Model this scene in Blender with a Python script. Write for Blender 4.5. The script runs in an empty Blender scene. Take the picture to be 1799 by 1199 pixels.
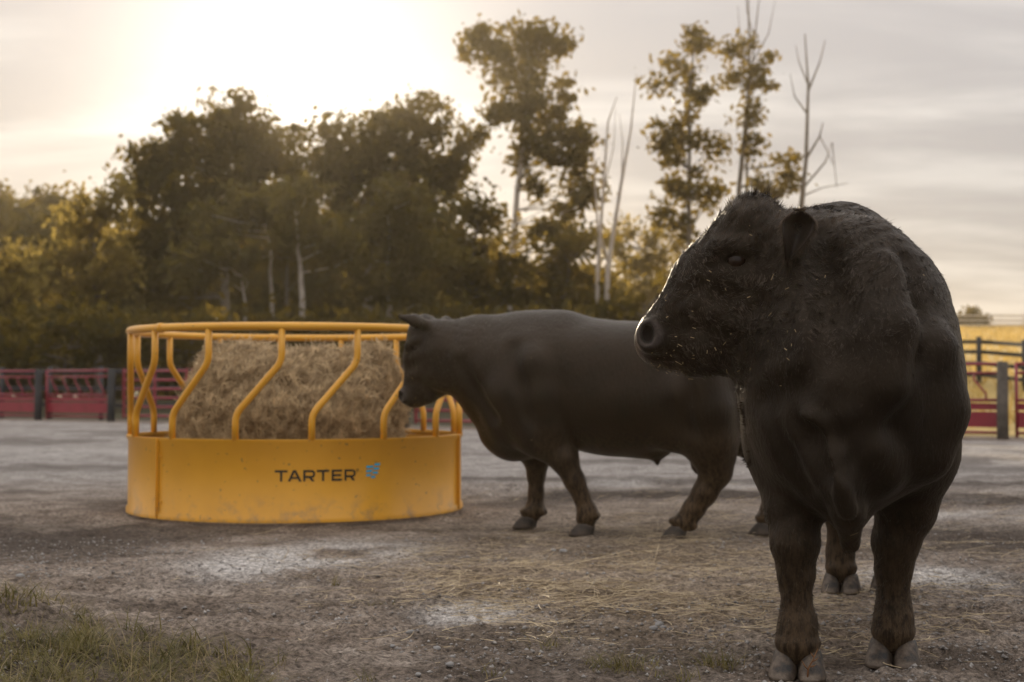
import bpy, bmesh, math, random
import numpy as np
from mathutils import Vector, Matrix
random.seed(7); rng = np.random.default_rng(7)
scene = bpy.context.scene
COL = scene.collection

# ------------------------------------------------------------------ camera
FPX, CX, CY, HZ, CAMH = 2500.0, 899.5, 599.5, 675.0, 0.85
PITCH = math.atan((HZ - CY) / FPX)
cam_d = bpy.data.cameras.new('camera'); cam = bpy.data.objects.new('camera', cam_d); COL.objects.link(cam)
cam.location = (0, 0, CAMH); cam.rotation_euler = (math.pi / 2 + PITCH, 0, 0)
cam_d.sensor_width = 36; cam_d.lens = 36 * FPX / 1799
cam_d.clip_start = 0.1; cam_d.clip_end = 3000
cam_d.dof.use_dof = True; cam_d.dof.focus_distance = 4.28; cam_d.dof.aperture_fstop = 3.6
scene.camera = cam

# ------------------------------------------------------------------ sky, sun, exposure
SUN_AZ, SUN_EL = math.radians(-8.7), math.radians(11.2)      # azimuth measured from +Y towards +X
SUN_DIR = Vector((math.sin(SUN_AZ) * math.cos(SUN_EL), math.cos(SUN_AZ) * math.cos(SUN_EL), math.sin(SUN_EL)))
world = bpy.data.worlds.new('World'); scene.world = world; world.use_nodes = True
def build_world():
    nt = world.node_tree; N = nt.nodes; Lk = nt.links.new
    N.clear()
    out = N.new('ShaderNodeOutputWorld'); bg = N.new('ShaderNodeBackground'); bg.inputs[1].default_value = 0.1
    sky = N.new('ShaderNodeTexSky'); sky.sky_type = 'NISHITA'; sky.sun_disc = False
    sky.sun_elevation = SUN_EL; sky.sun_rotation = SUN_AZ
    sky.altitude = 200; sky.air_density = 1.0; sky.dust_density = 1.2; sky.ozone_density = 1.0
    tc = N.new('ShaderNodeTexCoord')
    def M(op, a, b=None, c=None):
        n = N.new('ShaderNodeMath'); n.operation = op
        for i, v in enumerate((a, b, c)):
            if v is None: continue
            if isinstance(v, (int, float)): n.inputs[i].default_value = v
            else: Lk(v, n.inputs[i])
        return n.outputs[0]
    sep = N.new('ShaderNodeSeparateXYZ'); Lk(tc.outputs['Generated'], sep.inputs[0])
    zz = M('ADD', M('MAXIMUM', sep.outputs[2], 0.0), 0.12)
    comb = N.new('ShaderNodeCombineXYZ')
    Lk(M('DIVIDE', sep.outputs[0], zz), comb.inputs[0]); Lk(M('DIVIDE', sep.outputs[1], zz), comb.inputs[1])
    mp = N.new('ShaderNodeMapping'); Lk(comb.outputs[0], mp.inputs[0])
    mp.inputs['Rotation'].default_value = (0, 0, 0.5); mp.inputs['Scale'].default_value = (0.55, 1.1, 1); mp.inputs['Location'].default_value = (3.6, 11.3, 0)
    n1 = N.new('ShaderNodeTexNoise'); n1.inputs['Scale'].default_value = 1.5; n1.inputs['Detail'].default_value = 7; n1.inputs['Roughness'].default_value = 0.52; n1.inputs['Distortion'].default_value = 0.35
    Lk(mp.outputs[0], n1.inputs[0])
    ramp = N.new('ShaderNodeMapRange'); ramp.interpolation_type = 'SMOOTHSTEP'
    ramp.inputs[1].default_value = 0.32; ramp.inputs[2].default_value = 0.60; Lk(n1.outputs[0], ramp.inputs[0])
    dens = ramp.outputs[0]
    # forward glow of the thin cloud round the sun
    dot = N.new('ShaderNodeVectorMath'); dot.operation = 'DOT_PRODUCT'; Lk(tc.outputs['Generated'], dot.inputs[0]); dot.inputs[1].default_value = SUN_DIR
    dp = M('MAXIMUM', dot.outputs['Value'], 0.0)
    glow = M('ADD', M('MULTIPLY', M('POWER', dp, 220.0), 5.0), M('MULTIPLY', M('POWER', dp, 70.0), 1.3))
    # cloud radiance (times background strength 0.1)
    thick = N.new('ShaderNodeMix'); thick.data_type = 'RGBA'
    thick.inputs[6].default_value = (4.35, 4.12, 3.9, 1); thick.inputs[7].default_value = (2.75, 2.6, 2.6, 1)
    Lk(dens, thick.inputs[0])
    gl = N.new('ShaderNodeMix'); gl.data_type = 'RGBA'; gl.blend_type = 'ADD'; gl.inputs[0].default_value = 1.0
    glc = N.new('ShaderNodeVectorMath'); glc.operation = 'SCALE'; glc.inputs[0].default_value = (1.0, 0.93, 0.82); Lk(glow, glc.inputs['Scale'])
    # overcast layer: brighter overhead than at the horizon, as a cloud deck is
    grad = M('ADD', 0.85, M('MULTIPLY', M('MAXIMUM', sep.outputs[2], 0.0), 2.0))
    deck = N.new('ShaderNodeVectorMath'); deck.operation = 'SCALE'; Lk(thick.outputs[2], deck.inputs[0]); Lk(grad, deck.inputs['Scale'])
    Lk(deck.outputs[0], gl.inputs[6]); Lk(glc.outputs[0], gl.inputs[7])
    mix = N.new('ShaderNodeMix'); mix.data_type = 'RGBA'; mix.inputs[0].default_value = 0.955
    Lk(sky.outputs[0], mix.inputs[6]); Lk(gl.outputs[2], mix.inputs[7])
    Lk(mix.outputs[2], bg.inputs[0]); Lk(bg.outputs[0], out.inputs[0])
build_world()
sun_d = bpy.data.lights.new('sun', 'SUN'); sun = bpy.data.objects.new('sun', sun_d); COL.objects.link(sun)
sun_d.energy = 4.8; sun_d.angle = math.radians(0.6); sun_d.color = (1.0, 0.82, 0.58)
sun.rotation_euler = (-SUN_DIR).to_track_quat('-Z', 'Y').to_euler(); sun.location = (-8, 40, 20)
vs = scene.view_settings; vs.view_transform = 'Standard'; vs.look = 'None'; vs.exposure = 0.6; vs.gamma = 1.0; vs.use_curve_mapping = False
scene.cycles.use_denoising = True; scene.cycles.sample_clamp_direct = 7.0; scene.cycles.sample_clamp_indirect = 3.0
scene.cycles.max_bounces = 6; scene.cycles.diffuse_bounces = 3; scene.cycles.transmission_bounces = 4; scene.cycles.volume_bounces = 0; scene.cycles.transparent_max_bounces = 8
scene.cycles.caustics_reflective = False; scene.cycles.caustics_refractive = False

# ------------------------------------------------------------------ helpers
def P(px, py, Y):
    """point seen at photo pixel (px,py), at distance Y along +Y"""
    a, b = (px - CX) / FPX, (CY - py) / FPX
    dy = math.cos(PITCH) - b * math.sin(PITCH); dz = math.sin(PITCH) + b * math.cos(PITCH)
    t = Y / dy
    return Vector((a * t, Y, CAMH + dz * t))
def G(px, py, z=0.0):
    a, b = (px - CX) / FPX, (CY - py) / FPX
    dy = math.cos(PITCH) - b * math.sin(PITCH); dz = math.sin(PITCH) + b * math.cos(PITCH)
    t = (z - CAMH) / dz
    return Vector((a * t, dy * t, z))
def sstep(a, b, x):
    t = np.clip((x - a) / (b - a), 0, 1); return t * t * (3 - 2 * t)
def _hash(i, j, s):
    n = (i.astype(np.int64) * 374761393 + j.astype(np.int64) * 668265263 + s * 1442695041) & 0x7fffffff
    n = ((n ^ (n >> 13)) * 1274126177) & 0x7fffffff
    return ((n ^ (n >> 16)) & 0xffff) / 65535.0
def vnoise(x, y, s=0):
    i, j = np.floor(x), np.floor(y); u, v = x - i, y - j
    u = u * u * (3 - 2 * u); v = v * v * (3 - 2 * v); i = i.astype(np.int64); j = j.astype(np.int64)
    a, b, c, d = _hash(i, j, s), _hash(i + 1, j, s), _hash(i, j + 1, s), _hash(i + 1, j + 1, s)
    return (a * (1 - u) + b * u) * (1 - v) + (c * (1 - u) + d * u) * v
def fbm(x, y, o=4, s=0):
    r = 0; amp = 1; tot = 0
    for k in range(o):
        r = r + amp * vnoise(x * 2 ** k, y * 2 ** k, s + k * 17); tot += amp; amp *= 0.5
    return r / tot

def mesh_np(name, V, F, smooth=False):
    """V (n,3); F list of index arrays with 3 or 4 columns"""
    me = bpy.data.meshes.new(name); V = np.asarray(V, np.float32)
    me.vertices.add(len(V)); me.vertices.foreach_set('co', V.ravel())
    if not isinstance(F, (list, tuple)): F = [F]
    idx = np.concatenate([np.asarray(f, np.int32).ravel() for f in F])
    tot = np.concatenate([np.full(len(f), np.asarray(f).shape[1], np.int32) for f in F])
    st = np.concatenate([[0], np.cumsum(tot)[:-1]]).astype(np.int32)
    me.loops.add(len(idx)); me.loops.foreach_set('vertex_index', idx)
    me.polygons.add(len(tot)); me.polygons.foreach_set('loop_start', st)
    if smooth: me.polygons.foreach_set('use_smooth', np.ones(len(tot), bool))
    me.update(calc_edges=True); me.validate()
    return me
def link(name, me, mat=None, parent=None, **tags):
    o = bpy.data.objects.new(name, me); COL.objects.link(o)
    if mat is not None and me is not None and len(me.materials) == 0: me.materials.append(mat)
    if parent is not None: o.parent = parent
    for k, v in tags.items():
        if v is not None: o[k] = v
    return o
def thing(name, label, cat, loc=(0, 0, 0), group=None):
    return link(name, None, None, None, label=label, category=cat, group=group) if False else _thing(name, label, cat, loc, group)
def _thing(name, label, cat, loc, group):
    o = bpy.data.objects.new(name, None); COL.objects.link(o); o.location = loc
    o['label'] = label; o['category'] = cat
    if group: o['group'] = group
    return o
class MB:
    def __init__(s): s.v = []; s.f = []
    def tube(s, pts, rad, n=8, cap=True):
        pts = [Vector(p) for p in pts]; R = rad if isinstance(rad, (list, tuple)) else [rad] * len(pts)
        b = len(s.v); ref = None
        for i, p in enumerate(pts):
            t = (pts[min(i + 1, len(pts) - 1)] - pts[max(i - 1, 0)])
            if t.length < 1e-9: t = Vector((0, 0, 1))
            t.normalize()
            if ref is None: ref = t.orthogonal().normalized()
            ref = (ref - t * ref.dot(t)).normalized(); w = t.cross(ref)
            for k in range(n):
                a = 2 * math.pi * k / n; s.v.append(tuple(p + (ref * math.cos(a) + w * math.sin(a)) * R[i]))
        for i in range(len(pts) - 1):
            for k in range(n):
                a = b + i * n + k; c = b + i * n + (k + 1) % n; s.f.append((a, c, c + n, a + n))
        if cap:
            s.f.append(tuple(b + k for k in reversed(range(n)))); e = b + (len(pts) - 1) * n; s.f.append(tuple(e + k for k in range(n)))
        return s
    def box(s, c, dx, dy, dz, size):
        """c centre; dx,dy,dz unit axes; size full lengths"""
        b = len(s.v); c = Vector(c)
        for i in (-1, 1):
            for j in (-1, 1):
                for k in (-1, 1): s.v.append(tuple(c + dx * (i * size[0] / 2) + dy * (j * size[1] / 2) + dz * (k * size[2] / 2)))
        for q in ((0, 1, 3, 2), (4, 6, 7, 5), (0, 4, 5, 1), (2, 3, 7, 6), (0, 2, 6, 4), (1, 5, 7, 3)): s.f.append(tuple(b + i for i in q))
        return s
    def build(s, name, mat, parent=None, smooth=True, **tags):
        me = bpy.data.meshes.new(name); me.from_pydata(s.v, [], s.f)
        if smooth: me.polygons.foreach_set('use_smooth', [True] * len(me.polygons))
        me.update(); return link(name, me, mat, parent, **tags)

# ------------------------------------------------------------------ materials
def mat_new(name):
    m = bpy.data.materials.new(name); m.use_nodes = True; nt = m.node_tree
    return m, nt, nt.nodes['Principled BSDF'], nt.nodes['Material Output']
def nnoise(nt, scale, detail=4, rough=0.55, vec=None, coord='Object', dist=0.0):
    n = nt.nodes.new('ShaderNodeTexNoise'); n.inputs['Scale'].default_value = scale; n.inputs['Detail'].default_value = detail
    n.inputs['Roughness'].default_value = rough; n.inputs['Distortion'].default_value = dist
    if vec is None:
        t = nt.nodes.new('ShaderNodeTexCoord'); vec = t.outputs[coord]
    nt.links.new(vec, n.inputs['Vector']); return n.outputs['Fac']
def ncol(nt, fac, stops):
    r = nt.nodes.new('ShaderNodeValToRGB'); e = r.color_ramp.elements
    while len(e) < len(stops): e.new(0.5)
    for q, (p, c) in zip(e, stops): q.position = p; q.color = (*c, 1)
    nt.links.new(fac, r.inputs[0]); return r.outputs[0]
def nmix(nt, fac, a, b, mode='MIX'):
    m = nt.nodes.new('ShaderNodeMix'); m.data_type = 'RGBA'; m.blend_type = mode
    for s, v in ((0, fac), (6, a), (7, b)):
        if isinstance(v, (int, float)): m.inputs[s].default_value = v
        elif isinstance(v, tuple): m.inputs[s].default_value = (*v, 1)
        else: nt.links.new(v, m.inputs[s])
    return m.outputs[2]
def ncol_fac(nt, f, a, b):
    r = nt.nodes.new('ShaderNodeMapRange'); r.interpolation_type = 'SMOOTHSTEP'; r.inputs[1].default_value = a; r.inputs[2].default_value = b; nt.links.new(f, r.inputs[0]); return r.outputs[0]
def nbump(nt, h, strength, dist, p):
    b = nt.nodes.new('ShaderNodeBump'); b.inputs['Strength'].default_value = strength; b.inputs['Distance'].default_value = dist
    nt.links.new(h, b.inputs['Height']); nt.links.new(b.outputs[0], p.inputs['Normal']); return b
def nmath(nt, op, a, b=None):
    n = nt.nodes.new('ShaderNodeMath'); n.operation = op
    for i, v in enumerate((a, b)):
        if v is None: continue
        if isinstance(v, (int, float)): n.inputs[i].default_value = v
        else: nt.links.new(v, n.inputs[i])
    return n.outputs[0]
def simple(name, c1, c2, scale=20, rough=0.6, bump=0.0, bdist=0.01, spec=0.5, metal=0.0, coat=0.0):
    m, nt, p, o = mat_new(name)
    f = nnoise(nt, scale, 5)
    nt.links.new(ncol(nt, f, [(0.3, c1), (0.7, c2)]), p.inputs['Base Color'])
    p.inputs['Roughness'].default_value = rough; p.inputs['Specular IOR Level'].default_value = spec; p.inputs['Metallic'].default_value = metal
    p.inputs['Coat Weight'].default_value = coat; p.inputs['Coat Roughness'].default_value = 0.25
    if bump: nbump(nt, f, bump, bdist, p)
    return m
def leaf_mat(name, c1, c2, tr, tw=0.5, scale=0.9):
    m, nt, p, o = mat_new(name)
    f = nnoise(nt, scale, 3); g = nnoise(nt, 9.0, 1)
    col = ncol(nt, nmath(nt, 'MULTIPLY_ADD', g, 0.5) if False else f, [(0.32, c1), (0.68, c2)])
    p.inputs['Roughness'].default_value = 0.6; p.inputs['Specular IOR Level'].default_value = 0.1
    nt.links.new(col, p.inputs['Base Color'])
    t = nt.nodes.new('ShaderNodeBsdfTranslucent'); nt.links.new(nmix(nt, g, tuple(x * 0.7 for x in tr), tr), t.inputs[0])
    mx = nt.nodes.new('ShaderNodeMixShader'); mx.inputs[0].default_value = tw
    nt.links.new(p.outputs[0], mx.inputs[1]); nt.links.new(t.outputs[0], mx.inputs[2]); nt.links.new(mx.outputs[0], o.inputs[0])
    return m
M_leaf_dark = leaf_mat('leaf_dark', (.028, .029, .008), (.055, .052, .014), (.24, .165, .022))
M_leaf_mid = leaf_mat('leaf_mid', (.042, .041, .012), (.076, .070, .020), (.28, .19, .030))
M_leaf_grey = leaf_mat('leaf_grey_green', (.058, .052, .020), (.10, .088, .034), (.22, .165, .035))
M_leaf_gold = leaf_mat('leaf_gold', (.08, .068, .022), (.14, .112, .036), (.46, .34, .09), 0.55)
M_bark = simple('bark', (.10, .08, .06), (.20, .17, .14), 6, 0.9, 0.5)
M_bark_pale = simple('bark_pale', (.34, .29, .25), (.52, .46, .40), 4, 0.8, 0.3)

# ------------------------------------------------------------------ ground
FE0 = Vector((-11.1, 33.7, 0)); FE1 = Vector((7.58, 21.9, 0)); FD = (FE1 - FE0).normalized(); FN = Vector((-FD.y, FD.x, 0))   # red fence line, FN points away from camera
if FN.y < 0: FN = -FN
def beyond(X, Y): return (X - FE0.x) * FN.x + (Y - FE0.y) * FN.y
def terrain(X, Y):
    s = sstep(2.0, 12.0, X - 0.08 * (Y - 25)); d = np.clip((Y - 25.5) / 100.0, 0, 1.0)
    return s * 5.9 * d ** 0.9 * (Y > 25.5) + 0.0
def build_ground():
    rows = np.concatenate([np.linspace(-60, 1.4, 12), np.arange(1.5, 6.5, 0.017), np.arange(6.5, 12, 0.035), np.geomspace(12, 40, 70), np.geomspace(41, 380, 50)])
    inner = np.linspace(-1, 1, 420)
    ex = np.geomspace(1.02, 30, 12)
    u = np.concatenate([-ex[::-1], inner, ex])
    W = np.where(rows < 1.45, 12, 0.9 + 0.46 * np.maximum(rows, 1.5))
    X = np.clip(u[None, :] * W[:, None], -296 + u[None, :] * .1, 296 + u[None, :] * .1); Y = np.repeat(rows[:, None], len(u), 1)
    Z = terrain(X, Y)
    near = 1 - sstep(14, 30, Y)
    rough = sstep(0.42, 0.7, fbm(X * 0.55 + 3, Y * 0.8, 3, 5))
    Z = Z + near * (0.05 * (fbm(X * 0.35, Y * 0.5, 3, 1) - 0.5))
    clod = fbm(X * 9, Y * 9, 3, 21) - 0.5
    Z = Z + near * (0.012 + 0.035 * rough) * clod * 1.3
    Z = Z + (1 - sstep(6, 9, Y)) * (0.020 * (vnoise(X * 38, Y * 38, 33) - 0.5) + .012 * (vnoise(X * 19 + 7, Y * 19, 35) - .5))
    # churned mud berms across the yard behind the second bull and at right
    berm = np.exp(-((Y - (10.6 + 0.35 * np.sin(X * 1.3))) / 0.45) ** 2) * sstep(0.0, 0.8, X + 0.3) + 0.8 * np.exp(-((Y - (12.6 - 0.12 * X)) / 0.35) ** 2) * sstep(-2, 0, X)
    patch = np.exp(-(((X - 2.65) / 0.55) ** 2 + ((Y - 7.9) / 0.9) ** 2)) + .9 * np.exp(-(((X - 2.0) / 0.35) ** 2 + ((Y - 6.2) / 0.35) ** 2)) + np.exp(-(((X + 3.1) / 0.9) ** 2 + ((Y - 8.0) / 0.7) ** 2)) + 0.8 * np.exp(-(((X + 2.3) / 0.9) ** 2 + ((Y - 4.3) / 0.5) ** 2))
    mud = np.clip(berm + patch, 0, 1); gm = G(35, 1095); Z = Z + .11 * np.exp(-(((X - gm.x) / .16) ** 2 + ((Y - gm.y) / .13) ** 2))
    Z = Z + mud * (0.10 * (fbm(X * 5, Y * 5, 4, 40) - 0.42)) * near
    # keep the ground level under the hooves and the feeder ring
    V = np.stack([X, Y, Z], -1).reshape(-1, 3)
    nr, nc = X.shape; i = np.arange(nr - 1)[:, None] * nc + np.arange(nc - 1)[None, :]
    F = np.stack([i, i + 1, i + nc + 1, i + nc], -1).reshape(-1, 4)
    me = mesh_np('ground', V, F, True)
    # colour zones of the soil: limestone dust, dark mud, trodden straw, field
    def spot(px, py, sx, sy):
        g = G(px, py); return np.exp(-(((X - g.x) / sx) ** 2 + ((Y - g.y) / sy) ** 2))
    wob = fbm(X * 2.2, Y * 2.2, 4, 77)
    lime = spot(830, 1072, .17, .26) * 1.1 + spot(450, 985, .30, .55) + .8 * spot(620, 965, .35, .5) + .8 * spot(1600, 1005, .34, .35) + .7 * spot(1720, 1030, .25, .3) + .5 * spot(160, 795, 1.2, 1.2) + .6 * spot(1680, 900, .8, .6) + .45 * spot(1180, 850, 1.2, .5)
    lime = np.clip(lime * 1.5 * sstep(.30, .68, wob), 0, 1)
    far = sstep(9.5, 14, Y + 1.2 * (wob - .5)) * (1 - sstep(0, 1.5, beyond(X, Y) + 1.5))  # far yard made paler: sky reflection painted into the soil colour
    straw = np.clip(spot(1100, 960, 1.1, 1.7) + .8 * spot(1250, 1060, .7, .8) + .6 * spot(1000, 1020, .6, .8), 0, 1) * (0.3 + 1.2 * fbm(X * 3, Y * 3, 3, 91))
    field = sstep(0.3, 1.8, beyond(X, Y))
    darkd = np.clip(mud * (0.8 + wob) + .55 * sstep(.52, .66, fbm(X * .9 + 4, Y * 1.1, 4, 123)) * (Y < 30) + .8 * spot(130, 1140, .45, .35) + .6 * (1 - sstep(3.4, 5.0, Y + (wob - .5) * 1.2 + .12 * X)), 0, 1)  # near edge darkened: darker soil plus lens falloff painted into the colour
    def attr(nm, a, b, c):
        at = me.attributes.new(nm, 'FLOAT_COLOR', 'POINT')
        d = np.stack([a.ravel(), b.ravel(), c.ravel(), np.ones(a.size)], -1).astype(np.float32); at.data.foreach_set('color', d.ravel())
    attr('zone', np.clip(lime, 0, 1), np.clip(straw, 0, 1), darkd); attr('zone_b', far, field, sstep(2.0, 9.0, X - .08 * (Y - 25)))
    m, nt, p, o = mat_new('yard_soil')
    def at(nm):
        a = nt.nodes.new('ShaderNodeAttribute'); a.attribute_name = nm; s = nt.nodes.new('ShaderNodeSeparateColor'); nt.links.new(a.outputs['Color'], s.inputs[0]); return s.outputs
    za, zb = at('zone'), at('zone_b')
    f1 = nnoise(nt, 3.0, 6, 0.6); f2 = nnoise(nt, 45, 4, 0.7); f3 = nnoise(nt, 160, 2, 0.6)
    base = ncol(nt, f1, [(.30, (.150, .114, .087)), (.5, (.285, .232, .188)), (.72, (.44, .378, .322))])
    base = nmix(nt, nmath(nt, 'MULTIPLY', zb[0], 0.75), base, ncol(nt, f1, [(.35, (.33, .31, .295)), (.65, (.56, .54, .525))]))
    base = nmix(nt, nmath(nt, 'MULTIPLY', za[2], 0.9), base, (.070, .052, .040))
    base = nmix(nt, nmath(nt, 'MULTIPLY', za[0], 0.92), base, (.66, .635, .61))
    base = nmix(nt, nmath(nt, 'MULTIPLY', za[1], 0.38), base, (.42, .32, .205))
    grain = ncol(nt, f2, [(.34, (.28, .26, .25)), (.48, (.92, .92, .92)), (.64, (1.7, 1.7, 1.72))])
    f4 = nnoise(nt, 13, 5, 0.7); base = nmix(nt, 0.9, base, grain, 'MULTIPLY'); base = nmix(nt, 0.8, base, ncol(nt, f4, [(.30, (.45, .42, .40)), (.46, (.95, .94, .93)), (.70, (1.3, 1.3, 1.3))]), 'MULTIPLY')
    gr2 = ncol(nt, f3, [(.3, (.6, .6, .6)), (.6, (1.0, 1.0, 1.0)), (.78, (1.7, 1.7, 1.75))])
    base = nmix(nt, 0.6, base, gr2, 'MULTIPLY')
    ff = nnoise(nt, 0.25, 5, 0.6); fieldc = ncol(nt, ff, [(.35, (.46, .33, .11)), (.65, (.62, .46, .18))])
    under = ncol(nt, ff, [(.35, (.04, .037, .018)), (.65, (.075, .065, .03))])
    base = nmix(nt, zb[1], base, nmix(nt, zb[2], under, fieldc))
    nt.links.new(base, p.inputs['Base Color']); p.inputs['Roughness'].default_value = 0.85; p.inputs['Specular IOR Level'].default_value = 0.25
    h = nmath(nt, 'ADD', nmath(nt, 'MULTIPLY', f2, 1.0), nmath(nt, 'MULTIPLY', f3, 0.5)); nbump(nt, h, 1.0, 0.03, p)
    o = link('ground', me, m, kind='structure')
    return X, Y, Z
GX, GY, GZ = build_ground()
_rows = GY[:, 0]
def ground_z(x, y):
    r = int(np.clip(np.searchsorted(_rows, y), 1, len(_rows) - 1)); c = int(np.clip(np.searchsorted(GX[r], x), 1, GX.shape[1] - 1))
    return float(GZ[r, c])
def ground_zs(x, y):
    r = np.clip(np.searchsorted(_rows, y), 1, len(_rows) - 1); W = GX[r, 431] 
    u = np.concatenate([-np.geomspace(1.02, 30, 12)[::-1], np.linspace(-1, 1, 420), np.geomspace(1.02, 30, 12)])
    c = np.clip(np.searchsorted(u, x / W), 1, len(u) - 1); return GZ[r, c]

def build_hills():
    xs = np.linspace(-500, 600, 120); V = []; F = []
    h = 24 + 7 * (fbm(xs * .012, xs * 0, 4, 3)) + 2 * vnoise(xs * .1, xs * 0, 9)
    h = h * .55; xs = xs * .5
    rows = [(318, np.full_like(xs, -.5)), (335, h * .8), (350, h), (372, h * .5)]
    V = np.concatenate([np.stack([xs, np.full_like(xs, y), z], -1) for y, z in rows]); n = len(xs)
    i = (np.arange(3)[:, None] * n + np.arange(n - 1)[None, :]).ravel(); F = np.stack([i, i + 1, i + n + 1, i + n], -1)
    m = simple('far_wood', (.05, .065, .05), (.09, .10, .08), .05, .95)
    link('distant_hill', mesh_np('distant_hill', V, F, True), m, kind='structure')
build_hills()

# ------------------------------------------------------------------ fences
M_red = simple('red_paint', (.22, .008, .024), (.31, .014, .038), 3, 0.32, coat=.3)
M_post = simple('weathered_post', (.075, .065, .055), (.16, .14, .12), 8, .9, .5)
M_darkpost = simple('dark_post', (.028, .03, .034), (.055, .057, .06), 8, .8, .4)
M_darkboard = simple('dark_board', (.02, .02, .022), (.04, .04, .042), 6, .7, .3)
M_paleboard = simple('pale_board', (.4, .36, .3), (.55, .5, .44), 6, .8)
UZ = Vector((0, 0, 1))
def fence_t(px):
    """parameter along the red fence for a photo column"""
    k = (px - CX) / FPX           # X = k*Y
    return (k * FE0.y - FE0.x) / (FD.x - k * FD.y)
def FP(t, z, off=0.0): return FE0 + FD * t + FN * off + UZ * z
def feed_panel(t0, t1, label, group='red feed panels along the fence'):
    r = thing('feed_panel', label, 'feed panel', FP(t0, 0), group); o0 = FP(t0, 0); L = t1 - t0
    def q(t, z, off=0.): return FD * t + UZ * z + FN * off
    for z, rad in ((1.16, .024), (1.02, .022), (.60, .024), (.10, .022)):
        MB().tube([q(0.06, z), q(L - .06, z)], rad, 8).build('rail', M_red, r)
    MB().box(q(L / 2, .50, .02), FD, FN, UZ, (L - .14, .008, .10)).build('trim_board', M_red, r, False)
    MB().box(q(L / 2, .30, .02), FD, FN, UZ, (L - .14, .008, .24)).build('skirt_panel', M_red, r, False)
    for t in (.05, L - .05): MB().tube([q(t, .03), q(t, 1.18)], .026, 8).build('upright', M_red, r)
    n = max(3, int(L / .42))
    for k in range(n):
        t = .12 + (L - .3) * (k + .5) / n
        MB().tube([q(t - .09, 1.02), q(t - .09, .92), q(t + .09, .70), q(t + .09, .60)], .017, 6).build('slant_bar', M_red, r)
    return r
def rail_panel(t0, t1, label, group='red rail gate panels along the fence'):
    r = thing('rail_panel', label, 'gate panel', FP(t0, 0), group); L = t1 - t0
    def q(t, z, off=0.): return FD * t + UZ * z + FN * off
    for k in range(6): MB().tube([q(0.04, .14 + k * .2), q(L - .04, .14 + k * .2)], .028, 8).build('rail', M_red, r)
    for t in (.03, L * .5, L - .03): MB().box(q(t, .64), FD, FN, UZ, (.05, .03, 1.12)).build('upright', M_red, r, False)
    return r
def post(t, off, label, mat=M_darkpost, h=1.2, rad=.085):
    p = FP(t, 0, off); m = MB()
    m.tube([(0, 0, -.2), (0, 0, h * .5), (.008, .004, h - .02), (.01, .005, h)], [rad * 1.05, rad, rad * .97, rad * .9], 12)
    return m.build('fence_post', mat, None, True, label=label, category='post', group='posts of the red fence').__setattr__('location', p)
tp = [fence_t(x) for x in (-95, 75, 203, 330, 520, 718, 960, 1190, 1440, 1765)]
LB = {0: 'red feed panel at the far left end of the fence', 1: 'red feed panel between the two dark posts left of the yellow feeder'}
feed_panel(tp[0], tp[1], LB[0]); feed_panel(tp[1] + .1, tp[2] - .1, LB[1])
rail_panel(tp[2] + .25, tp[3], 'red six-rail gate panel seen through the left bars of the yellow feeder')
rail_panel(tp[3] + .1, tp[4], 'red six-rail gate panel hidden behind the left half of the hay bale')
rail_panel(tp[4] + .1, tp[5] - .12, 'red six-rail gate panel hidden behind the right half of the hay bale')
rail_panel(tp[5] + .15, tp[6], 'red six-rail gate panel behind the head and throat of the smaller bull')
feed_panel(tp[6] + .1, tp[7], 'red feed panel behind the flank of the smaller bull')
feed_panel(tp[7] + .1, tp[8], 'red feed panel behind the rump of the smaller bull')
feed_panel(tp[8] + .1, tp[9] + .02, 'red feed panel just left of the weathered grey post')
feed_panel(tp[9] + .12, tp[9] + 2.6, 'red feed panel at the right edge, right of the weathered grey post')
post(tp[1], -.12, 'dark post between the two red feed panels at the far left'); post(tp[2], -.12, 'dark post left of the yellow feeder where feed panel meets gate')
post(tp[5], -.12, 'dark post behind the right end of the hay bale'); post(tp[9], -.16, 'weathered grey wooden post at the right before the red panels', M_post, 1.19, .085)
def board_fence(pts, zs, mat, label, name='board_fence', ph=1.25, th=.03, bh=.11, pr=.06):
    r = thing(name, label, 'fence', pts[0]); o = Vector(pts[0])
    for p in pts: MB().tube([Vector(p) - o + UZ * -.2, Vector(p) - o + UZ * ph], pr, 8).build('post', mat, r)
    for a, b in zip(pts[:-1], pts[1:]):
        a = Vector(a); b = Vector(b); d = (b - a); L = d.length; d.normalize(); n = d.cross(UZ).normalized(); u = n.cross(d)
        for z in zs: MB().box((a + b) / 2 - o + UZ * z - n * (pr + th / 2), d, n, u, (L - .01, th, bh)).build('board', mat, r, False)
    return r
def TP(x, y): return Vector((x, y, float(terrain(np.array([x]), np.array([y]))[0])))
# dark board fence behind the red panels on the left
board_fence([FP(t, 0, .75) for t in np.linspace(tp[0] - .6, tp[3], 6)], (1.16,.75,.35), M_darkboard, 'dark board fence behind the red panels at the far left', ph=1.28)
# dark fence in the field at the right
def at_px(px, Y): return TP((px - CX) / FPX * Y, Y)
board_fence([at_px(x, Y) for x, Y in ((1480, 42), (1600, 39.5), (1720, 37), (1800, 34.5), (1960, 32))], (1.12, .86, .56, .26), M_darkboard, 'dark four-board field fence rising behind the red panels on the right', pr=.07, ph=1.25, bh=.10)
board_fence([at_px(x, Y) for x, Y in ((1560, 108), (1620, 107), (1680, 106), (1740, 105), (1800, 104), (1880, 103))], (1.1, .75, .4), M_paleboard, 'pale far fence across the top of the golden field', ph=1.25)
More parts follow.
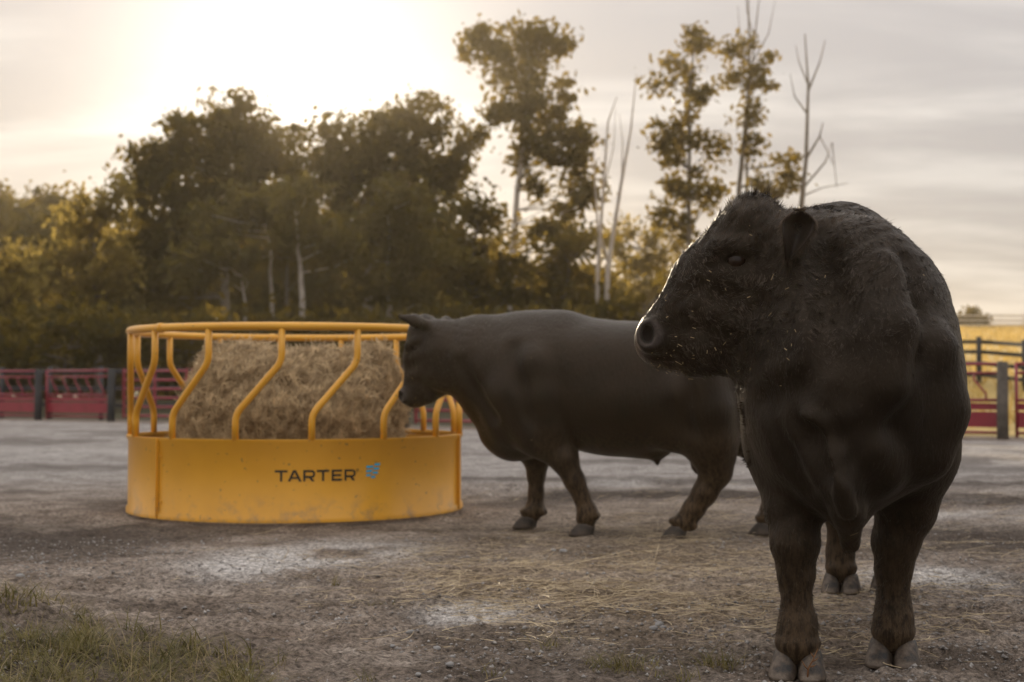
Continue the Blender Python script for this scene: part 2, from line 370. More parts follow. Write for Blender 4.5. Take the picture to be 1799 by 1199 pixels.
# stubble of the golden field
def stubble():
    n = 26000; X = rng.uniform(7, 50, n); Y = 26 + 100 * rng.random(n) ** 1.4; k = (X / Y > .24) & (X / Y < .55); X, Y = X[k], Y[k]; Z = terrain(X, Y); n = len(X)
    h = rng.uniform(.12, .35, n); a = rng.uniform(0, 6.28, n); w = .02 + Y * .0006
    A = np.stack([X - w * np.cos(a), Y - w * np.sin(a), Z], -1); B = np.stack([X + w * np.cos(a), Y + w * np.sin(a), Z], -1); T = np.stack([X + rng.normal(0, .08, n), Y + rng.normal(0, .08, n), Z + h], -1)
    V = np.stack([A, B, T], 1).reshape(-1, 3); link('field_stubble', mesh_np('field_stubble', V, np.arange(3 * n).reshape(-1, 3)), leaf_mat('stubble', (.46, .33, .11), (.64, .48, .18), (.62, .44, .14), .4), kind='stuff', label='dry golden grass of the sloping field', category='grass')
stubble()

# ------------------------------------------------------------------ trees
def leaves_mesh(C, size, flat=0.0):
    """one folded-rhombus leaf clump per centre"""
    n = len(C); d = rng.normal(size=(n, 3)); d /= np.linalg.norm(d, axis=1)[:, None]
    e = rng.normal(size=(n, 3)); e -= d * (d * e).sum(1)[:, None]; e /= np.linalg.norm(e, axis=1)[:, None]
    s = (size * rng.uniform(.6, 1.4, n))[:, None]
    V = np.stack([C - d * s, C + e * s * .55, C + d * s, C - e * s * .55], 1).reshape(-1, 3)
    return V, np.arange(4 * n).reshape(-1, 4)
TREE_N = 0
def tree(name, label, Y, blobs, mat, bark, base_px, trunk=None, density=1.0, leaf=.13, tr=.16, cl=.55, cat='tree', group='trees at the edge of the wood', depth=.85, limbs=True, gap=0.0):
    global TREE_N; TREE_N += 1
    bx = (base_px - CX) / FPX * Y; bz = float(terrain(np.array([bx]), np.array([Y]))[0])
    base = Vector((bx, Y, bz)); r = thing(name, label, cat, base, group)
    C = []; cents = []
    for (px, py, rx, ry) in blobs:
        c = P(px, py, Y); RX = rx / FPX * Y; RZ = ry / FPX * Y; RY = max(RX, RZ * .6) * depth
        nc = max(4, int(RX * RZ * 8.5 * density))
        d = rng.normal(size=(nc, 3)); d /= np.linalg.norm(d, axis=1)[:, None]; q = rng.random(nc) ** (1 / 2.0)
        cc = np.array(c) + d * q[:, None] * np.array([RX, RY, RZ]); cents.append(cc)
        for k in range(nc):
            m = int(rng.uniform(34, 78)); rad = cl * rng.uniform(.75, 1.75)
            C.append(cc[k] + rng.normal(size=(m, 3)) * np.array([rad, rad, rad * .7]) * .5)
    C = np.concatenate(C); C = C[C[:, 2] > bz + .15]; cents = np.concatenate(cents)
    V, F = leaves_mesh(C - np.array(base), leaf * 1.12)
    link('crown', mesh_np('crown', V, F), mat, r)
    m = MB()
    if trunk is None:
        top = max(b[1] for b in [(0, cents[:, 2].max())]); cxm = cents[:, 0].mean()
        tp_ = [base, base.lerp(Vector((cxm, Y, top)), .4), Vector((cxm, Y, bz + (top - bz) * .85))]
        tp_[1].x += rng.uniform(-.3, .3)
    else: tp_ = [P(x, y, Y) for x, y in trunk]
    tp_ = [Vector(p) - base for p in tp_]; 
    path = []
    for a, b in zip(tp_[:-1], tp_[1:]):
        for s in range(4): path.append(a.lerp(b, s / 4) + Vector((rng.uniform(-.04, .04), rng.uniform(-.04, .04), 0)))
    path.append(tp_[-1]); n = len(path); path[0].z = min(path[0].z, -.1)
    m.tube(path, [tr * (1 - .82 * i / (n - 1)) for i in range(n)], 8)
    if limbs:
        pick = cents[rng.permutation(len(cents))[:min(10 if bark is M_bark_pale and tr < .15 else 46, len(cents))]]
        for c in pick:
            e = Vector(c) - base; cand = [p for p in path if p.z < e.z - .25] or path[:1]
            s = min(cand, key=lambda p: (p - e).length + .35 * abs(e.z - p.z)); mid = s.lerp(e, .5) + Vector((rng.uniform(-.2, .2), rng.uniform(-.2, .2), -.1 * (e - s).length + .1))
            rr = min(tr * .4, .010 + .010 * (e - s).length); m.tube([s, s.lerp(mid, .6), mid, mid.lerp(e, .6), e], [rr, rr * .85, rr * .65, rr * .45, rr * .2], 5, False)
    m.build('trunk', bark, r)
    return r
D, MI, GR, GO = M_leaf_dark, M_leaf_mid, M_leaf_grey, M_leaf_gold
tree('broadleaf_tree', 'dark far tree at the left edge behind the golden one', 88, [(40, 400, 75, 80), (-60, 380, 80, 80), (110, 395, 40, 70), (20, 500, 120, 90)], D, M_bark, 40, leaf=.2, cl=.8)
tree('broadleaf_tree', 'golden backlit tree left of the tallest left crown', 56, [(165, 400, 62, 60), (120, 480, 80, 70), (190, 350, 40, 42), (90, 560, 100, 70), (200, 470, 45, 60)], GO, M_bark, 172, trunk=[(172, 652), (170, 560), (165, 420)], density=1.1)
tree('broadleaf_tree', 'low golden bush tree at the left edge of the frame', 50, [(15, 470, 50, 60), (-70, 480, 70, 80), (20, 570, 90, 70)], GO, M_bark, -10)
tree('broadleaf_tree', 'broad dark tree left of the sun with the highest left crown', 62, [(405, 235, 78, 88), (320, 270, 75, 75), (255, 315, 55, 55), (440, 340, 95, 90), (330, 390, 110, 90), (455, 255, 38, 58), (290, 470, 90, 80)], D, M_bark, 400, trunk=[(400, 655), (395, 480), (405, 260)], density=1.7, leaf=.135, tr=.28)
tree('broadleaf_tree', 'dark tree right of the sun with a wide rounded crown', 63, [(585, 272, 50, 62), (655, 255, 66, 76), (735, 230, 62, 78), (600, 350, 85, 90), (715, 350, 90, 90), (790, 300, 42, 50), (815, 240, 28, 28)], D, M_bark, 640, trunk=[(640, 655), (650, 480), (660, 250)], density=1.7, leaf=.135, tr=.28)
tree('broadleaf_tree', 'tree crown straight below the sun between two larger crowns', 66, [(515, 288, 42, 66), (505, 400, 70, 80)], D, M_bark, 512, density=1.15, leaf=.15)
tree('slender_tree', 'pale forked trunk tree rising behind the feeder ring', 50, [(450, 370, 70, 50), (400, 400, 60, 60), (490, 350, 45, 45)], GR, M_bark_pale, 480, trunk=[(480, 640), (478, 520), (474, 430), (462, 385)], tr=.09, density=1.0)
tree('slender_tree', 'tree with straight pale trunk right behind the middle of the feeder ring', 48, [(530, 400, 55, 50), (580, 420, 60, 60), (545, 350, 40, 40)], GR, M_bark_pale, 535, trunk=[(535, 650), (531, 520), (524, 440), (520, 380)], tr=.13, density=.9)
tree('slender_tree', 'grey-green tree with thin trunk above the left rail joint', 49, [(400, 460, 70, 50), (350, 480, 60, 60), (380, 420, 40, 40)], GR, M_bark_pale, 432, trunk=[(434, 640), (430, 540), (420, 430)], tr=.08, density=.9)
tree('slender_tree', 'grey-green tree with pale forked trunk above the hay bale right end', 50, [(690, 370, 80, 60), (640, 420, 70, 60), (740, 430, 75, 70), (690, 510, 100, 60)], GR, M_bark_pale, 684, trunk=[(684, 650), (683, 480), (685, 410), (676, 360)], tr=.11, density=1.0)
tree('broadleaf_tree', 'dense mid green tree above the back of the smaller bull', 54, [(830, 430, 75, 70), (790, 500, 80, 70), (880, 520, 90, 60), (835, 370, 40, 40)], MI, M_bark, 830, density=1.1)
tree('tall_tree', 'tallest leafy tree standing free above the smaller bull', 58, [(915, 75, 55, 42), (850, 80, 48, 34), (965, 75, 32, 36), (905, 140, 65, 50), (940, 205, 58, 55), (870, 195, 38, 30), (990, 260, 58, 50), (925, 270, 40, 32), (1030, 240, 26, 26), (1005, 335, 42, 40), (945, 330, 30, 26), (985, 400, 55, 45), (1000, 165, 18, 26)], MI, M_bark_pale, 898, trunk=[(898, 650), (900, 470), (905, 370), (925, 220), (925, 70)], density=1.35, leaf=.14, tr=.2, cl=.5)
tree('broadleaf_tree', 'low rounded tree behind the bare poles', 55, [(960, 480, 75, 60), (1040, 520, 80, 55), (1000, 440, 50, 40)], MI, M_bark, 980, density=1.1)
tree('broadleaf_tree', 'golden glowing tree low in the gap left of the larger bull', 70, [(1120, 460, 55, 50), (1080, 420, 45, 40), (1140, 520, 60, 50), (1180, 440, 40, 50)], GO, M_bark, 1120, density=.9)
tree('airy_tree', 'airy tree with loose leaves above the forehead of the larger bull', 52, [(1205, 130, 28, 36), (1175, 150, 26, 22), (1230, 170, 34, 28), (1200, 220, 48, 42), (1160, 250, 30, 26), (1235, 260, 36, 36), (1180, 320, 50, 42), (1235, 345, 36, 40), (1190, 395, 48, 40), (1222, 70, 12, 26)], MI, M_bark, 1215, trunk=[(1215, 660), (1212, 400), (1210, 200), (1222, 60)], density=1.15, leaf=.12, tr=.12, cl=.42)
tree('airy_tree', 'thin tree with bare twigs at the top touching the upper edge', 53, [(1330, 95, 32, 40), (1345, 160, 28, 40), (1295, 140, 30, 26), (1310, 210, 36, 30), (1290, 90, 20, 20), (1325, 270, 22, 30), (1370, 290, 34, 26), (1335, 330, 40, 25), (1380, 330, 24, 26)], MI, M_bark, 1300, trunk=[(1300, 660), (1300, 330), (1312, 200), (1318, 110), (1310, -60)], density=1.0, leaf=.11, tr=.12, cl=.38)
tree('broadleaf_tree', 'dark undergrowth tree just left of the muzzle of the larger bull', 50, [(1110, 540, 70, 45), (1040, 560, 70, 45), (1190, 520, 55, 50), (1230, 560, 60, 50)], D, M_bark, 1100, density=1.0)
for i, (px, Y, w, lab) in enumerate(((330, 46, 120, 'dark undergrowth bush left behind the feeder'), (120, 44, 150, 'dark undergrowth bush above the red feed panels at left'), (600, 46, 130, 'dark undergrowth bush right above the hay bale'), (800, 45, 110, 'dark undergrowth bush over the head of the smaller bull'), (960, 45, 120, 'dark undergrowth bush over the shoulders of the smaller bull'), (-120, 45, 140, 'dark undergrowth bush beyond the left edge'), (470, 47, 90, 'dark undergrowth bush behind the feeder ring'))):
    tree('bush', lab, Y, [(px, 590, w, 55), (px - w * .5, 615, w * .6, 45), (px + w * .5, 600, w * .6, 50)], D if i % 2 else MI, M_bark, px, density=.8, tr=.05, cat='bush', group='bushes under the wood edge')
def bare_tree(name, label, Y, paths, mat, base_px, tr):
    bx = (base_px - CX) / FPX * Y; base = Vector((bx, Y, float(terrain(np.array([bx]), np.array([Y]))[0]))); r = thing(name, label, 'tree', base, 'bare stems at the wood edge')
    for i, (pp, r0, r1) in enumerate(paths):
        pts = [P(x, y, Y) - base for x, y in pp]
        if i == 0: pts[0].z = -.1
        n = len(pts); m = MB().tube(pts, [r0 + (r1 - r0) * k / (n - 1) for k in range(n)], 7)
        m.build('trunk' if i == 0 else 'branch', mat, r)
    return r
bare_tree('bare_sapling', 'pale bare stem leaning right of the tall leafy tree', 50, [([(1060, 655), (1068, 470), (1090, 330), (1108, 230), (1118, 130)], .11, .015), ([(1068, 460), (1050, 400), (1046, 330), (1042, 260)], .06, .012), ([(1092, 320), (1094, 250), (1088, 200)], .03, .01)], M_bark_pale, 1060, .1)
bare_tree('bare_sapling', 'thin pale bare stem standing straight beside the leaning one', 51, [([(1046, 655), (1050, 480), (1060, 330), (1068, 215), (1084, 170)], .09, .015), ([(1058, 345), (1078, 260), (1082, 190)], .025, .01)], M_bark_pale, 1046, .1)
bare_tree('dead_tree', 'dead leafless tree directly above the hump of the larger bull', 52, [([(1400, 660), (1408, 360), (1416, 280), (1420, 150), (1414, 60)], .13, .02), ([(1416, 280), (1440, 240), (1446, 215)], .05, .015), ([(1420, 160), (1440, 110), (1450, 70)], .04, .012), ([(1412, 330), (1450, 285), (1462, 250), (1470, 330)], .04, .012), ([(1418, 200), (1396, 170), (1388, 130)], .035, .01), ([(1410, 345), (1445, 330), (1490, 322)], .03, .01), ([(1440, 240), (1452, 262), (1464, 290)], .025, .01), ([(1420, 150), (1404, 110), (1398, 80)], .03, .01)], M_bark, 1400, .1)
bare_tree('dead_tree', 'cluster of bare twigs rising out of the thin tree top', 54, [([(1312, 660), (1312, 200), (1322, 110), (1330, 30), (1338, -40)], .07, .01), ([(1318, 130), (1300, 60), (1296, 10)], .03, .008), ([(1322, 110), (1350, 60), (1362, 0)], .03, .008), ([(1314, 180), (1284, 120), (1276, 60)], .03, .008), ([(1326, 70), (1312, 20), (1308, -30)], .02, .008)], M_bark, 1312, .1)
tree('field_tree', 'small round tree on the skyline of the field at right', 118, [(1705, 560, 22, 17), (1685, 567, 18, 10), (1725, 566, 14, 10)], D, M_bark, 1705, leaf=.22, density=1.2, cl=.5, group='trees on the field skyline')
tree('field_tree', 'faint sparse sapling on the skyline beside the shoulder of the larger bull', 112, [(1655, 525, 11, 14), (1662, 550, 9, 14)], GR, M_bark, 1657, leaf=.16, density=.5, cl=.4, tr=.08, group='trees on the field skyline')
def woodland():
    n = 52000; X = rng.uniform(-62, 9, n); Y = rng.uniform(74, 98, n); top = 8.0 + 3.5 * fbm(X * .22, Y * .2, 3, 8) - 3.5 * sstep(-8, 9, X); Z = top * rng.random(n) ** .8
    V, F = leaves_mesh(np.stack([X, Y, Z], -1), .42); link('woodland', mesh_np('woodland', V, F), D, kind='stuff', label='dark mass of woodland filling the gaps behind the trees', category='woodland')
woodland()

# ------------------------------------------------------------------ ring feeder
M_yel = None
def yellow():
    m, nt, p, o = mat_new('yellow_powder_coat')
    f = nnoise(nt, 2.5, 3); g = nnoise(nt, 60, 3)
    c = ncol(nt, f, [(.3, (.70, .335, .020)), (.7, (.80, .39, .025))])
    sp = nnoise(nt, 14, 6, .75)
    c = nmix(nt, ncol(nt, sp, [(.70, (0, 0, 0)), (.76, (.7, .7, .7))]), c, (.30, .19, .08))
    tcs = nt.nodes.new('ShaderNodeTexCoord'); sx = nt.nodes.new('ShaderNodeSeparateXYZ'); nt.links.new(tcs.outputs['Object'], sx.inputs[0])
    low = nt.nodes.new('ShaderNodeMapRange'); low.inputs[1].default_value = .20; low.inputs[2].default_value = .0; nt.links.new(sx.outputs[2], low.inputs[0])
    mudf = nnoise(nt, 9, 6, .7); splash = nmath(nt, 'MULTIPLY', low.outputs[0], ncol_fac(nt, mudf, .46, .66)); c = nmix(nt, nmath(nt, 'MULTIPLY', splash, .65), c, (.22, .16, .11))
    scr = nnoise(nt, 34, 2, .5); c = nmix(nt, nmath(nt, 'MULTIPLY', ncol_fac(nt, scr, .69, .73), .6), c, (.16, .11, .06))
    nt.links.new(c, p.inputs['Base Color']); p.inputs['Roughness'].default_value = .36; p.inputs['Specular IOR Level'].default_value = .5
    p.inputs['Coat Weight'].default_value = .15; p.inputs['Coat Roughness'].default_value = .2
    nbump(nt, f, .12, .03, p); return m
M_yel = yellow()
FR = 1.115; FC = Vector((-1.462, 9.715, 0)); PT, PB, RT = .515, .012, 1.20
V2C = math.atan2(-FC.x, FC.y)       # azimuth of the camera-facing direction
def ring_pt(deg, r, z):
    """deg: 0 faces the camera, positive to the right in the photo"""
    a = math.radians(deg) + V2C * -1
    # direction to camera from centre
    f = Vector((-FC.x, -FC.y, 0)).normalized(); s = Vector((-f.y, f.x, 0))
    b = math.radians(deg); return f * (math.cos(b) * r) + s * (math.sin(b) * r) + UZ * z
def build_feeder():
    r = thing('ring_feeder', 'yellow steel ring hay feeder with slanted bars around the bale', 'hay feeder', FC)
    prof = [(FR - .004, PB), (FR + .012, PB), (FR + .012, PB + .03), (FR, PB + .045), (FR, PT - .035), (FR + .010, PT - .02), (FR + .012, PT), (FR - .016, PT), (FR - .016, PT - .02), (FR - .004, PT - .03)]
    for s0 in (-50, 70, 190):
        m = MB(); n = 44; A = np.linspace(s0 + .35, s0 + 119.65, n)
        for a in A:
            for (rr, z) in prof: m.v.append(tuple(ring_pt(a, rr, z)))
        k = len(prof)
        for i in range(n - 1):
            for j in range(k): m.f.append((i * k + j, i * k + (j + 1) % k, (i + 1) * k + (j + 1) % k, (i + 1) * k + j))
        m.f.append(tuple(range(k))); m.f.append(tuple((n - 1) * k + j for j in reversed(range(k))))
        o = m.build('side_panel', M_yel, r)
        sm = o.data; 
        bm = bmesh.new(); bm.from_mesh(sm); bmesh.ops.recalc_face_normals(bm, faces=bm.faces); bm.to_mesh(sm); bm.free()
        md = o.modifiers.new('edge_split', 'EDGE_SPLIT'); md.split_angle = math.radians(40)
        fl = MB(); p0 = ring_pt(s0, FR + .012, (PT + PB) / 2); rad = ring_pt(s0, 1, 0); tan = Vector((-rad.y, rad.x, 0)); fl.box(p0, tan, rad, UZ, (.007, .022, PT - PB - .02)); fl.build('seam_flange', M_yel, r, False)
        MB().tube([ring_pt(a, FR - .005, RT) for a in np.linspace(s0 + .2, s0 + 119.8, 50)], .026, 12).build('top_rail', M_yel, r)
        MB().tube([ring_pt(a, FR - .005, RT) for a in np.linspace(s0 - 1.1, s0 + 1.1, 4)], .031, 12).build('rail_joint', M_yel, r)
        for z in (.12, .40):
            MB().tube([ring_pt(s0 + 1.6, FR + .002, z), ring_pt(s0 + 1.6, FR + .012, z)], .007, 6).build('bolt', M_yel, r)
    for k in range(15):
        a0 = 4.4 + 24 * k; sh = 14.6
        pts = []
        ctrl = [(a0, PT - .008), (a0, .665), (a0 + sh, .985), (a0 + sh, RT)]
        c3 = [ring_pt(a, FR - .005, z) for a, z in ctrl]
        def fil(a, b, c, d=.05):
            u = (a - b).normalized() * d; w = (c - b).normalized() * d
            return [(b + u) * (1 - t) ** 2 + b * 2 * t * (1 - t) + (b + w) * t ** 2 for t in (0, .25, .5, .75, 1)]
        pts = [c3[0]] + fil(c3[0], c3[1], c3[2]) + fil(c3[1], c3[2], c3[3]) + [c3[3]]
        MB().tube(pts, .0215, 12).build('slant_bar', M_yel, r)
    # lettering and emblem, bent round the sheet
    PXM = 8.69 / FPX
    def wrap(polys, name, mat, x0, zc, w):
        """polys: list of quads/strips in photo-px-like units (u right, v up)"""
        m = MB()
        for poly in polys:
            b = len(m.v)
            for (u, v) in poly:
                a = x0 + math.degrees(u * w / FR); m.v.append(tuple(ring_pt(a, FR + .0035, zc + v * w)))
            m.f.append(tuple(range(b, b + len(poly))))
        return m.build(name, mat, r, False)
    ink = simple('black_print', (.006, .006, .006), (.012, .011, .01), 30, .5); blue = simple('blue_print', (.01, .42, .74), (.015, .47, .80), 30, .5)
    T = 3.4
    def bar(x0, y0, x1, y1, n=1): return [[(x0 + (x1 - x0) * i / n, y0), (x0 + (x1 - x0) * (i + 1) / n, y0), (x0 + (x1 - x0) * (i + 1) / n, y1), (x0 + (x1 - x0) * i / n, y1)] for i in range(n)]
    def strip(pts, th):
        out = []; L = []
        for i, (x, y) in enumerate(pts):
            a = pts[max(i - 1, 0)]; b = pts[min(i + 1, len(pts) - 1)]; dx, dy = b[0] - a[0], b[1] - a[1]; l = math.hypot(dx, dy); L.append((-dy / l * th / 2, dx / l * th / 2))
        for i in range(len(pts) - 1):
            (x, y), (X, Y) = pts[i], pts[i + 1]; (a, b), (c, d) = L[i], L[i + 1]; out.append([(x - a, y - b), (X - c, Y - d), (X + c, Y + d), (x + a, y + b)])
        return out
    Hh = 18.0
    def lT(x): return bar(x, Hh - T, x + 20, Hh, 4) + bar(x + 10 - T / 2, 0, x + 10 + T / 2, Hh - T)
    def lA(x): return [[(x, 0), (x + 4, 0), (x + 12.3, Hh), (x + 8.4, Hh)], [(x + 18, 0), (x + 22, 0), (x + 12.9, Hh), (x + 9.0, Hh)]][:2] + bar(x + 4.6, 4.2, x + 17.4, 4.2 + T * .85, 2)
    def lR(x):
        arc = [(x + 13.2 + 4.1 * math.sin(t), 11.6 + 4.75 * math.cos(t)) for t in np.linspace(0, math.pi, 9)]
        return bar(x, 0, x + T, Hh) + bar(x + T, Hh - T * .97, x + 13.2, Hh - .06) + bar(x + T, 11.6 - 4.75 - T * .5, x + 13.2, 11.6 - 4.75 + T * .5) + strip(arc, T * .97) + [[(x + 9.5, 5.2), (x + 13.5, 0), (x + 18, 0), (x + 13.8, 5.2)]]
    def lE(x): return bar(x, 0, x + T, Hh) + bar(x + T, 0, x + 17, T, 2) + bar(x + T, Hh - T, x + 17, Hh, 2) + bar(x + T, Hh / 2 - T / 2, x + 15.5, Hh / 2 + T / 2, 2)
    x = 0
    for nm, fn, adv in (('T', lT, 20.5), ('A', lA, 24.5), ('R', lR, 21.5), ('T', lT, 24), ('E', lE, 21), ('R', lR, 20)):
        wrap(fn(x), 'letter', ink, -6.9, .262, PXM * 1.085); x += adv
    reg = strip([(x + 2 + 2.2 * math.cos(t), 16 + 2.2 * math.sin(t)) for t in np.linspace(0, 2 * math.pi, 13)], .7) + bar(x + 1.4, 14.8, x + 2.1, 17.2) + bar(x + 2.1, 15.8, x + 3, 17.2)
    wrap(reg, 'registered_mark', ink, -6.9, .262, PXM * 1.085)
    def para(x0, x1, y, hh=3.9, sl=.8): return [(x0, y), (x1 - sl, y), (x1, y + hh), (x0 + sl, y + hh)]
    bars = []
    for (x0, x1, y) in ((0, 14.5, 18), (16.2, 28, 21.9), (14, 26, 14.5), (0, 12.4, 10.8), (12.2, 23.8, 7.3), (0, 9.3, 3.4), (9.5, 18.2, 0)):
        bars.append(para(x0, x1, y))
    wrap(bars, 'emblem', blue, 21.9, .272, PXM * 1.0)
    return r
M_bolt = simple('bolt_steel', (.25, .22, .18), (.4, .36, .3), 40, .5, metal=.8)
build_feeder()

# ------------------------------------------------------------------ hay bale
def hay_mat():
    m, nt, p, o = mat_new('hay')
    t = nt.nodes.new('ShaderNodeTexCoord'); mp = nt.nodes.new('ShaderNodeMapping'); mp.inputs['Scale'].default_value = (7, 30, 30); nt.links.new(t.outputs['Object'], mp.inputs[0])
    f = nnoise(nt, 3.0, 6, .7, mp.outputs[0], dist=1.5); g = nnoise(nt, 3, 4)
    c = ncol(nt, f, [(.30, (.13, .085, .045)), (.5, (.40, .285, .16)), (.72, (.66, .51, .31))]); c = nmix(nt, .5, c, ncol(nt, g, [(.36, (.42, .35, .30)), (.64, (1.35, 1.3, 1.2))]), 'MULTIPLY')
    nt.links.new(c, p.inputs['Base Color']); p.inputs['Roughness'].default_value = .8; p.inputs['Specular IOR Level'].default_value = .2; nbump(nt, f, 1.0, .05, p); return m
def straw_mat(name, a, b, tr=.3):
    m, nt, p, o = mat_new(name); f = nnoise(nt, 14, 2); c = ncol(nt, f, [(.3, a), (.7, b)]); nt.links.new(c, p.inputs['Base Color']); p.inputs['Roughness'].default_value = .6; p.inputs['Specular IOR Level'].default_value = .3
    t = nt.nodes.new('ShaderNodeBsdfTranslucent'); nt.links.new(c, t.inputs[0]); mx = nt.nodes.new('ShaderNodeMixShader'); mx.inputs[0].default_value = tr
    nt.links.new(p.outputs[0], mx.inputs[1]); nt.links.new(t.outputs[0], mx.inputs[2]); nt.links.new(mx.outputs[0], o.inputs[0]); return m
def ribbons(P0, D0, N0, L, W, bend, seg=3, taper=True):
    """P0 roots, D0 directions, N0 bend direction (n,3); returns verts and faces for thin ribbons"""
    n = len(P0); S = np.cross(D0, N0); S /= np.maximum(np.linalg.norm(S, axis=1), 1e-6)[:, None]
    Vs = []
    for k in range(seg + 1):
        t = k / seg; c = P0 + D0 * (L * t)[:, None] + N0 * (bend * L * t * t)[:, None]; w = (W * (1 - (t if taper else 0) * .92) / 2)[:, None]
        Vs += [c - S * w, c + S * w]
    V = np.stack(Vs, 1).reshape(-1, 3); q = np.arange(n)[:, None] * (2 * (seg + 1))
    F = np.concatenate([q + np.array([[2 * k, 2 * k + 1, 2 * k + 3, 2 * k + 2]]) for k in range(seg)])
    return V, F
def build_bale():
    C = Vector((-1.50, 9.80, 0)); rz = math.radians(-6)
    r = thing('hay_bale', 'large round hay bale lying on its side inside the yellow feeder', 'hay bale', C); r.rotation_euler = (0, 0, rz)
    R, H = .550, .70; nu, nv = 150, 110
    u = np.linspace(0, 2 * np.pi, nu, endpoint=False); prof = []
    rc = .25
    for t in np.linspace(0, 1, nv):
        s = t * 2 - 1; prof.append(s)
    # profile along the axis with rounded shoulders
    a = np.concatenate([np.linspace(0, R - rc, 16, endpoint=False), R - rc + rc * np.sin(np.linspace(0, np.pi / 2, 14, endpoint=False)), np.full(40, R), R - rc + rc * np.cos(np.linspace(0.01, np.pi / 2, 14)), np.linspace(R - rc, 0, 16)[1:]])
    x = np.concatenate([np.full(16, -H), -H + rc * (1 - np.cos(np.linspace(0, np.pi / 2, 14, endpoint=False))), np.linspace(-H + rc, H - rc, 40), H - rc + rc * np.sin(np.linspace(0.01, np.pi / 2, 14)), np.full(15, H)])
    A, U = np.meshgrid(a, u, indexing='ij'); Xx = np.meshgrid(x, u, indexing='ij')[0]
    sag = 1 - .05 * np.clip(-np.sin(U), 0, 1)
    lump = (fbm(Xx * 3 + 5, U * 1.4, 3, 4) - .5) * .16 + (fbm(Xx * 14, U * 7, 3, 14) - .5) * .08
    Rr = np.maximum(A * sag + lump * (A / R), 0); Xd = Xx * (1 + .03 * np.sin(U * 2)) + (fbm(A * 8, U * 3, 3, 6) - .5) * .07 * np.sign(Xx) * (np.abs(Xx) > H - rc)
    Yv = Rr * np.cos(U) * 1.06; Zv = Rr * np.sin(U) + R * .985
    V = np.stack([Xd, Yv, np.maximum(Zv, .004)], -1).reshape(-1, 3); nr, nc = A.shape; i = np.arange(nr - 1)[:, None] * nc; j = np.arange(nc)[None, :]; jn = (j + 1) % nc
    F = np.stack([i + j, i + jn, i + nc + jn, i + nc + j], -1).reshape(-1, 4)
    me = mesh_np('bale_body', V, F, True); link('bale_body', me, hay_mat(), r)
    Nn = np.zeros(len(V) * 3, np.float32); me.vertices.foreach_get('normal', Nn); Nn = Nn.reshape(-1, 3)
    cen = np.array([0, 0, R]); 
    s = np.sign(((V - cen) * Nn).sum(1)); Nn = Nn * s[:, None]
    w = Rr.ravel() + .02; w[V[:, 2] < .05] = 0; w = w / w.sum(); n = 42000; k = rng.choice(len(V), n, p=w)
    P0 = V[k] + rng.normal(0, .012, (n, 3)); N0 = Nn[k]; d = np.cross(N0, np.array([1.0, 0, 0])) + rng.normal(0, .7, (n, 3)) ; d -= N0 * (d * N0).sum(1)[:, None] * .93; d += N0 * rng.uniform(-.05, .13, n)[:, None]; d /= np.linalg.norm(d, axis=1)[:, None]
    Vv, Ff = ribbons(P0, d, -N0 + rng.normal(0, .5, (n, 3)), rng.uniform(.06, .16, n), rng.uniform(.0026, .0046, n), rng.uniform(0, .35, n), 2, False)
    link('loose_hay', mesh_np('loose_hay', Vv, Ff), straw_mat('hay_strand', (.24, .155, .075), (.78, .60, .36)), r, kind='stuff')
build_bale()

